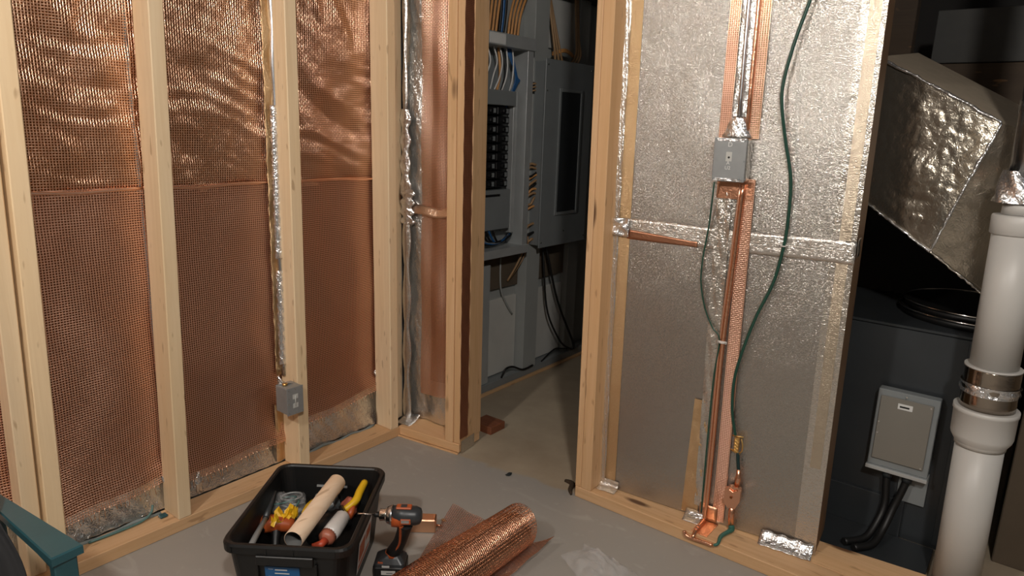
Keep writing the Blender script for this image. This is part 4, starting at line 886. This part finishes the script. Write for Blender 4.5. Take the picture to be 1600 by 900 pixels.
# contents of the tub
def along(a, b): a = Vector(a); b = Vector(b); return a, b, (b - a).normalized()
T = thing('cardboard_tube', 'pale wood-grained tube lying across the tools in the tub', 'tube', (-1.40, 0.99, 0.17))
a, b = Vector((-1.330, 0.868, 0.190)), Vector((-1.466, 1.107, 0.198)); dv = (b - a).normalized(); R0 = 0.0240
nn = dv.cross(Vector((0, 0, 1))).normalized(); uu = nn.cross(dv)
def rg(p, r, n=28): return [p + nn * (r * math.cos(2 * PI * k / n)) + uu * (r * math.sin(2 * PI * k / n)) for k in range(n)]
lo = [rg(b, R0), rg(a, R0), rg(a - dv * 0.0004, R0 - 0.0012)]; n = 28
MB().add([p for r in lo for p in r], [(i * n + k, i * n + (k + 1) % n, (i + 1) * n + (k + 1) % n, (i + 1) * n + k) for i in range(2) for k in range(n)], True).build('tube_wall', CARD, T)
li = [rg(a - dv * 0.0004, R0 - 0.0012), rg(b, R0 - 0.0018)]
MB().add([p for r in li for p in r], [(k, (k + 1) % n, n + (k + 1) % n, n + k) for k in range(n)], True).build('tube_lining', plain('grey_tube_lining', (0.17, 0.17, 0.165), 0.6), T)
# grey bar along the left side of the tub
T = thing('grey_pry_bar', 'long flat grey bar leaning along the left side of the tub', 'tool', (-1.6, 0.93, 0.1))
MB().tube([tb(-0.113, -0.165, 0.150), tb(-0.118, -0.09, 0.155), tb(-0.122, -0.01, 0.160)], [0.0085, 0.008, 0.006], 8).build('shaft', GREY_BOX, T)
MB().tube([tb(-0.122, -0.012, 0.160), tb(-0.125, 0.03, 0.170), tb(-0.128, 0.08, 0.185)], [0.009, 0.0065, 0.0035], 8).build('tip', DARKSTEEL, T)
# orange drill-like tool
T = thing('orange_power_tool', 'orange and black power tool lying at the left inside the tub', 'tool', (-1.5260, 0.9340, 0.0640))
MB().tube([(-1.5710, 0.8990, 0.1190), (-1.5410, 0.9090, 0.1260), (-1.5110, 0.9360, 0.1290), (-1.4810, 0.9690, 0.1190)], [0.018, 0.024, 0.024, 0.017], 14, True, 3).build('housing', OR_PL, T)
MB().tube([(-1.5410, 0.8690, 0.1090), (-1.5310, 0.8890, 0.1220), (-1.5260, 0.9090, 0.1260)], [0.013, 0.015, 0.015], 12, True, 3).build('nose', BLK, T)
MB().tube([(-1.5540, 0.8390, 0.1020), (-1.5440, 0.8590, 0.1080)], [0.007, 0.010], 10).build('chuck', CHROME, T)
MB().tube([(-1.5060, 0.9340, 0.1240), (-1.4860, 0.9140, 0.0840), (-1.4660, 0.8990, 0.0540)], [0.014, 0.013, 0.014], 10, True, 3).build('grip', BLK, T)
def ystrap(u, v):
    p = Vector((-1.497, 0.912, 0.150)).lerp(Vector((-1.505, 1.00, 0.142)), u) + Vector((0.784, -0.62, 0)) * (v - 0.5) * 0.034
    return p + Vector((noise.noise(Vector((u * 4, v * 3, 1))), noise.noise(Vector((u * 4, v * 3, 5))), 1.6 * noise.noise(Vector((u * 5, v * 4, 9))))) * 0.022
tag(MB().grid(ystrap, 16, 8, False).build('yellow_cloth', YEL, None, thick=0.001), 'crumpled yellow cloth between the orange tool and the tube', 'cloth')
T = thing('yellow_pliers', 'yellow and orange pliers half under the tube in the tub', 'tool', (-1.52, 1.03, 0.12))
MB().tube([(-1.475, 1.00, 0.145), (-1.50, 1.03, 0.140), (-1.53, 1.07, 0.13)], [0.007, 0.009, 0.006], 8, True, 3).build('handle', YEL, T)
MB().tube([(-1.455, 1.02, 0.140), (-1.48, 1.05, 0.140), (-1.53, 1.075, 0.13)], [0.006, 0.008, 0.006], 8, True, 3).build('handle', OR_PL, T)
# tangle of clear wire / bag
T = thing('wire_coil_in_bag', 'tangled coil of grey wire in clear film inside the tub', 'coil', (-1.5600, 1.0300, 0.0800))
for k in range(7):
    c = Vector((-1.575 + 0.014 * math.sin(k), 1.020 + 0.014 * math.cos(k * 2), 0.100 + 0.007 * k)); ax2 = Vector((random.uniform(-1, 1), random.uniform(-1, 1), 1.4)).normalized(); p1 = ax2.orthogonal().normalized(); p2 = ax2.cross(p1)
    MB().tube([c + (p1 * math.cos(t) + p2 * math.sin(t) * 0.7) * (0.030 + 0.004 * (k % 3)) for t in [2 * PI * i / 24 for i in range(25)]], 0.0028, 6, False).build('wire_loop', (GREY_BOX, GREY_STEEL, TEALW)[k % 3], T)
def blob(c, r, seed, amp=0.25, nu=20, nv=12, sq=(1, 1, 1)):
    def f(u, v):
        a = 2 * PI * u; b = PI * v; d = Vector((math.cos(a) * math.sin(b), math.sin(a) * math.sin(b), math.cos(b)))
        q = noise.noise(Vector((d.x, d.y, d.z)) * 1.6 + Vector((seed, seed, 0)))
        d2 = d * r * (1 + amp * q * 2); return Vector(c) + Vector((d2.x * sq[0], d2.y * sq[1], d2.z * sq[2]))
    return MB().grid(f, nu, nv)
blob((-1.575, 1.020, 0.112), 0.045, 2, 0.3).build('clear_film', CLEAR, T)
tag(blob((-1.525, 1.105, 0.10), 0.040, 5, 0.4, sq=(1, 1, 0.8)).build('grey_rag', GREY_STEEL), 'crumpled grey rag behind the wire coil inside the tub', 'rag')
tag(blob((-1.44, 1.125, 0.12), 0.026, 8, 0.3).build('pink_sponge', plain('salmon_foam', (0.55, 0.16, 0.10), 0.7)), 'salmon pink sponge at the far right inside the tub', 'sponge')
T = thing('black_cylinder_tool', 'black cylindrical tool between the tube and the yellow handle in the tub', 'tool', (-1.41, 1.06, 0.08))
MB().tube([(-1.445, 0.985, 0.100), (-1.39, 1.055, 0.135), (-1.385, 1.068, 0.142)], [0.030, 0.030, 0.022], 20).build('barrel', BLK, T)
MB().tube([(-1.385, 1.066, 0.141), (-1.381, 1.073, 0.145)], [0.031, 0.030], 20).build('end_ring', BLK_RUB, T)
T = thing('yellow_hand_saw', 'yellow-handled tool standing at the right inside the tub', 'tool', (-1.40, 1.13, 0.12))
MB().tube([(-1.436, 1.182, 0.178), (-1.415, 1.145, 0.170), (-1.400, 1.118, 0.160), (-1.405, 1.085, 0.145), (-1.42, 1.07, 0.13)], [0.010, 0.0115, 0.0115, 0.009, 0.006], 10, True, 4).build('handle', YEL, T)
MB().tube([(-1.395, 1.105, 0.15), (-1.388, 1.088, 0.135), (-1.40, 1.08, 0.11)], [0.008, 0.010, 0.006], 8, True, 3).build('guard', OR_PL, T)
MB().box(-1.420, -1.418, 1.155, 1.163, 0.1815, 0.1825).build('red_mark', RED_PL, T)
T = thing('caulk_bottle', 'translucent white bottle with a red-brown nozzle lying in the tub', 'bottle', (-1.36, 0.99, 0.1))
MB().tube([(-1.385, 1.065, 0.148), (-1.378, 1.055, 0.147), (-1.355, 1.005, 0.140), (-1.347, 0.985, 0.138)], [0.012, 0.021, 0.0235, 0.022], 20).build('bottle_body', MILKY, T)
MB().tube([(-1.348, 0.987, 0.138), (-1.342, 0.972, 0.136), (-1.339, 0.966, 0.135)], [0.0225, 0.0215, 0.012], 18).build('collar', plain('rust_plastic', (0.45, 0.15, 0.09), 0.4), T)
MB().tube([(-1.340, 0.968, 0.135), (-1.336, 0.952, 0.133), (-1.350, 0.935, 0.130)], [0.012, 0.010, 0.006], 12).build('nozzle', RED_PL, T)
T = thing('black_tool_case', 'black tool case filling the bottom of the tub', 'case', tb(0, 0, 0.01))
MB().box(-0.110, 0.110, -0.155, 0.155, 0.008, 0.075, tf=tbx, bev=0.006).build('case_body', BLK_RUB, T)
MB().box(-0.04, 0.04, -0.150, -0.03, 0.0755, 0.092, tf=tbx, bev=0.004).build('case_lid', BLK, T)
tag(MB().box(-0.020, 0.045, -0.165, -0.120, 0.095, 0.108, tf=tbx, bev=0.002).build('wood_scrap', W_PX), 'small wood scrap near the front rim inside the tub', 'wood block')

# ---- drill
T = thing('cordless_drill', 'orange and black cordless drill standing on its battery beside the tub', 'drill', (-1.245, 1.125, 0))
dx = Vector((-0.785, -0.619, 0)).normalized(); dyv = Vector((0.619, -0.785, 0)); B0 = Vector((-1.259, 1.121, 0)); M0 = Vector((-1.188, 1.092, 0.2125))
def dr_(p, x, y, z): return p + dx * x + dyv * y + Vector((0, 0, z))
def rbox(rl, nm, mat, n=4, par=None, p0=None):   # stack of rounded rectangles (z, cx, hx, hy, r)
    rings = []
    for z, cx, hx, hy, r in rl:
        pts = []
        for ax_, ay_, a0 in ((hx - r, hy - r, 0), (-hx + r, hy - r, PI / 2), (-hx + r, -hy + r, PI), (hx - r, -hy + r, 1.5 * PI)):
            for k in range(n + 1):
                an = a0 + PI / 2 * k / n; pts.append(dr_(p0 or B0, cx + ax_ + r * math.cos(an), ay_ + r * math.sin(an), z))
        rings.append(pts)
    return loft(rings).build(nm, mat, par or T)
rbox([(0.0, 0, 0.042, 0.033, 0.008), (0.004, 0, 0.044, 0.035, 0.009), (0.030, 0, 0.044, 0.035, 0.009), (0.032, 0, 0.042, 0.033, 0.009)], 'battery', BLK)
rbox([(0.0325, 0, 0.042, 0.033, 0.010), (0.040, 0, 0.041, 0.032, 0.010), (0.052, -0.003, 0.030, 0.024, 0.012), (0.060, -0.005, 0.019, 0.017, 0.010)], 'foot', DARKSTEEL)
MB().box(-0.018, 0.020, 0.0352, 0.0362, 0.012, 0.024, tf=lambda x, y, z: dr_(B0, x, y, z)).build('white_label', WHITE, T)
MB().box(-0.011, 0.006, 0.0364, 0.0368, 0.016, 0.019, tf=lambda x, y, z: dr_(B0, x, y, z)).build('label_print', GREY_STEEL, T)
MB().box(-0.002, 0.018, 0.0335, 0.0355, 0.0335, 0.0385, tf=lambda x, y, z: dr_(B0, x, y, z)).build('latch_mark', WHITE, T)
MB().box(0.016, 0.030, 0.022, 0.0315, 0.042, 0.046, tf=lambda x, y, z: dr_(B0, x, y, z), bev=0.001).build('orange_pad', OR_PL, T)
g0 = dr_(B0, -0.006, 0, 0.056); g1 = dr_(M0, -0.014, 0, -0.020)
MB().tube([g0, g0.lerp(g1, 0.35) + dx * -0.006, g0.lerp(g1, 0.7) + dx * -0.004, g1], [0.0195, 0.0175, 0.0175, 0.0210], 16, True, 4).build('grip', BLK_RUB, T)
MB().tube([g0 + dyv * 0.014 + Vector((0, 0, 0.004)), g0.lerp(g1, 0.4) + dyv * 0.0165 + dx * -0.006, g0.lerp(g1, 0.75) + dyv * 0.0150 + dx * 0.002, g1 + dyv * 0.014 + dx * 0.010], [0.005, 0.0035, 0.005, 0.007], 8, True, 4).build('grip_inlay', OR_PL, T)
MB().tube([dr_(B0, -0.006, 0, 0.053), dr_(B0, -0.006, 0, 0.061)], [0.024, 0.020], 16).build('grip_collar', OR_PL, T)
MB().tube([g1 + dx * 0.020 + Vector((0, 0, -0.012)), g1 + dx * 0.024 + Vector((0, 0, 0.002))], [0.006, 0.008], 10).build('trigger', BLK_RUB, T)
MB().tube([dr_(M0, -0.056, 0, -0.001), dr_(M0, -0.052, 0, -0.001), dr_(M0, -0.040, 0, 0), dr_(M0, -0.010, 0, 0), dr_(M0, 0.018, 0, 0)], [0.012, 0.020, 0.0245, 0.0255, 0.0245], 24).build('motor_housing', DARKSTEEL, T)
MB().tube([dr_(M0, -0.008, 0, -0.006), dr_(M0, 0.019, 0, -0.004)], [0.0255, 0.0262], 24).build('front_housing', OR_PL, T)
for y, z in ((0.024, -0.002),): MB().box(-0.030, -0.004, y, y + 0.0035, z - 0.008, z + 0.006, tf=lambda x, y, z: dr_(M0, x, y, z), bev=0.001).build('orange_panel', OR_PL, T)
MB().box(-0.026, -0.006, 0.0278, 0.0286, -0.006, 0.002, tf=lambda x, y, z: dr_(M0, x, y, z)).build('name_plate', GREY_BOX, T)
MB().box(-0.030, 0.010, -0.010, 0.012, 0.022, 0.0275, tf=lambda x, y, z: dr_(M0, x, y, z), bev=0.002).build('top_panel', OR_PL, T)
MB().box(-0.018, -0.002, -0.005, 0.008, 0.0277, 0.0287, tf=lambda x, y, z: dr_(M0, x, y, z), bev=0.0003).build('selector', DARKSTEEL, T)
MB().tube([dr_(M0, 0.019, 0, 0), dr_(M0, 0.022, 0, 0), dr_(M0, 0.034, 0, 0)], [0.0262, 0.0258, 0.0205], 24).build('gear_collar', GALV, T)
MB().tube([dr_(M0, 0.034, 0, 0), dr_(M0, 0.038, 0, 0), dr_(M0, 0.040, 0, 0), dr_(M0, 0.052, 0, 0), dr_(M0, 0.054, 0, 0)], [0.0165, 0.0165, 0.0145, 0.0155, 0.0100], 20).build('chuck', CHROME, T)
MB().tube([dr_(M0, 0.054, 0, 0), dr_(M0, 0.068, 0, 0)], [0.0075, 0.0065], 12).build('bit_holder', BLK_RUB, T)
MB().tube([dr_(M0, 0.068, 0, 0), dr_(M0, 0.110, 0, 0.001)], 0.0022, 8).build('drill_bit', CHROME, T)

# copper box behind the drill
T = thing('copper_foil_box', 'small open copper box lying on the floor behind the drill', 'box', (-1.33, 1.29, 0))
def cf(x, y, z):
    e = Vector((0.785, 0.619, 0)); f = Vector((-0.619, 0.785, 0)); return Vector((-1.326, 1.324, 0)) + e * x + f * y + Vector((0, 0, z))
MB().box(-0.048, 0.030, -0.020, 0.020, 0.001, 0.044, tf=cf, bev=0.003).build('box_body', COP_TAPE, T)
MB().tube([cf(0.0305, 0.0, 0.016), cf(0.042, 0.0, 0.016), cf(0.050, 0.002, 0.014)], [0.0035, 0.0025, 0.0012], 8).build('screw_tip', COP_PIPE, T)
tag(blob((-1.318, 1.392, 0.004), 0.006, 3, 0.3, 10, 6, (1.6, 1, 0.5)).build('tan_crumb', TAN_C), 'tan crumb on the grey floor right of the copper box', 'debris')
tag(blob((-1.348, 1.755, 0.003), 0.008, 3, 0.3, 10, 6, (1.0, 2.0, 0.25)).build('dark_crumb', DARKSTEEL), 'dark sliver on the grey floor in front of the doorway', 'debris')
tag(MB().tube([(-1.172, 1.85, 0.003), (-1.14, 1.845, 0.005), (-1.125, 1.81, 0.004), (-1.105, 1.785, 0.004)], [0.006, 0.010, 0.008, 0.004], 6, True, 3).build('dark_debris', W_DX), 'dark splintery debris at the foot of the foil wall stud', 'debris')

# ---- copper mesh roll
T = thing('copper_mesh_roll', 'loose roll of copper wire mesh lying on the floor', 'wire mesh', (-1.06, 1.15, 0))
def rollsheet(turns, r0, r1, L0, L1, name, mat, w=0.0022):
    ncirc = int(turns * 2 * PI * r0 / 0.0085); nl = int((L1 - L0) / 0.0065)
    U, Vv = np.meshgrid(np.linspace(0, 1, nl + 1), np.linspace(0, 1, ncirc + 1))
    yy = L0 + (L1 - L0) * U; a = Vv * turns * 2 * PI - 1.2
    taper = 1 + 0.15 * (1.45 - yy) / 0.6
    R = (r0 + (r1 - r0) * Vv) * taper * (1 + 0.02 * np.sin(a * 3 + yy * 12))
    zc = r0 * taper * 1.03
    X = -1.066 + R * np.cos(a) + 0.0 * yy; Z = zc + R * np.sin(a) + 0.002
    Y = yy + 0.012 * np.sin(a * 1.0)
    P = np.stack([X, Y, np.maximum(Z, 0.002)], -1)
    wires(P, w, 0.0010, name, mat, T)
rollsheet(1.04, 0.0615, 0.0625, 0.78, 1.448, 'outer_turns', COP_PIPE, 0.0022)
rollsheet(1.0, 0.0555, 0.0565, 0.78, 1.455, 'inner_turns', COP_WIRE, 0.0019)
MB().tube([(-1.066, 0.78, 0.060), (-1.066, 1.44, 0.060)], [0.056, 0.048], 32, False).build('core_layers', CORE, T)
def flap(c, n1, n2, name, bend):
    c = [Vector(p) for p in c]; U, Vv = np.meshgrid(np.linspace(0, 1, n1 + 1), np.linspace(0, 1, n2 + 1)); P = np.zeros((n2 + 1, n1 + 1, 3))
    for k in range(3): P[..., k] = (c[0][k] * (1 - U) + c[1][k] * U) * (1 - Vv) + (c[3][k] * (1 - U) + c[2][k] * U) * Vv
    P[..., 2] += bend(U, Vv); wires(P, 0.0014, 0.0008, name, COP_PIPE, T)
flap([(-1.335, 1.452, 0.012), (-1.06, 1.470, 0.004), (-1.06, 0.95, 0.004), (-1.130, 0.98, 0.006)], 38, 72, 'loose_corner', lambda u, v: 0.014 * (1 - u) * (1 - v) + 0.002 * np.sin(u * 20))
flap([(-1.06, 1.46, 0.003), (-0.972, 1.490, 0.020), (-0.955, 1.00, 0.026), (-1.06, 0.95, 0.003)], 16, 76, 'loose_tail', lambda u, v: 0.016 * u * u * (1 - v) ** 2 + 0.012 * u * u + 0.002 * np.sin(v * 30) * u)

# ---- plastic bag
def bag(u, v):
    p = Vector((-0.925 + 0.23 * u + 0.015 * math.sin(v * 5), 1.575 - 0.19 * v * (0.5 + 0.5 * u) - 0.03 * u, 0))
    k = math.sin(PI * u) ** 0.7 * math.sin(PI * min(1, v * 1.02)) ** 0.7
    return (p.x, p.y, 0.003 + 0.045 * k * (0.6 + 0.9 * abs(noise.noise(Vector((u * 5, v * 5, 1))))) + 0.010 * abs(noise.noise(Vector((u * 13, v * 13, 4)))))
tag(MB().sheet(bag, 34, 30, (0.001, 0.0, -0.0008)).build('plastic_bag', CLEAR), 'crumpled clear plastic bag on the floor at the bottom of the photo', 'bag')
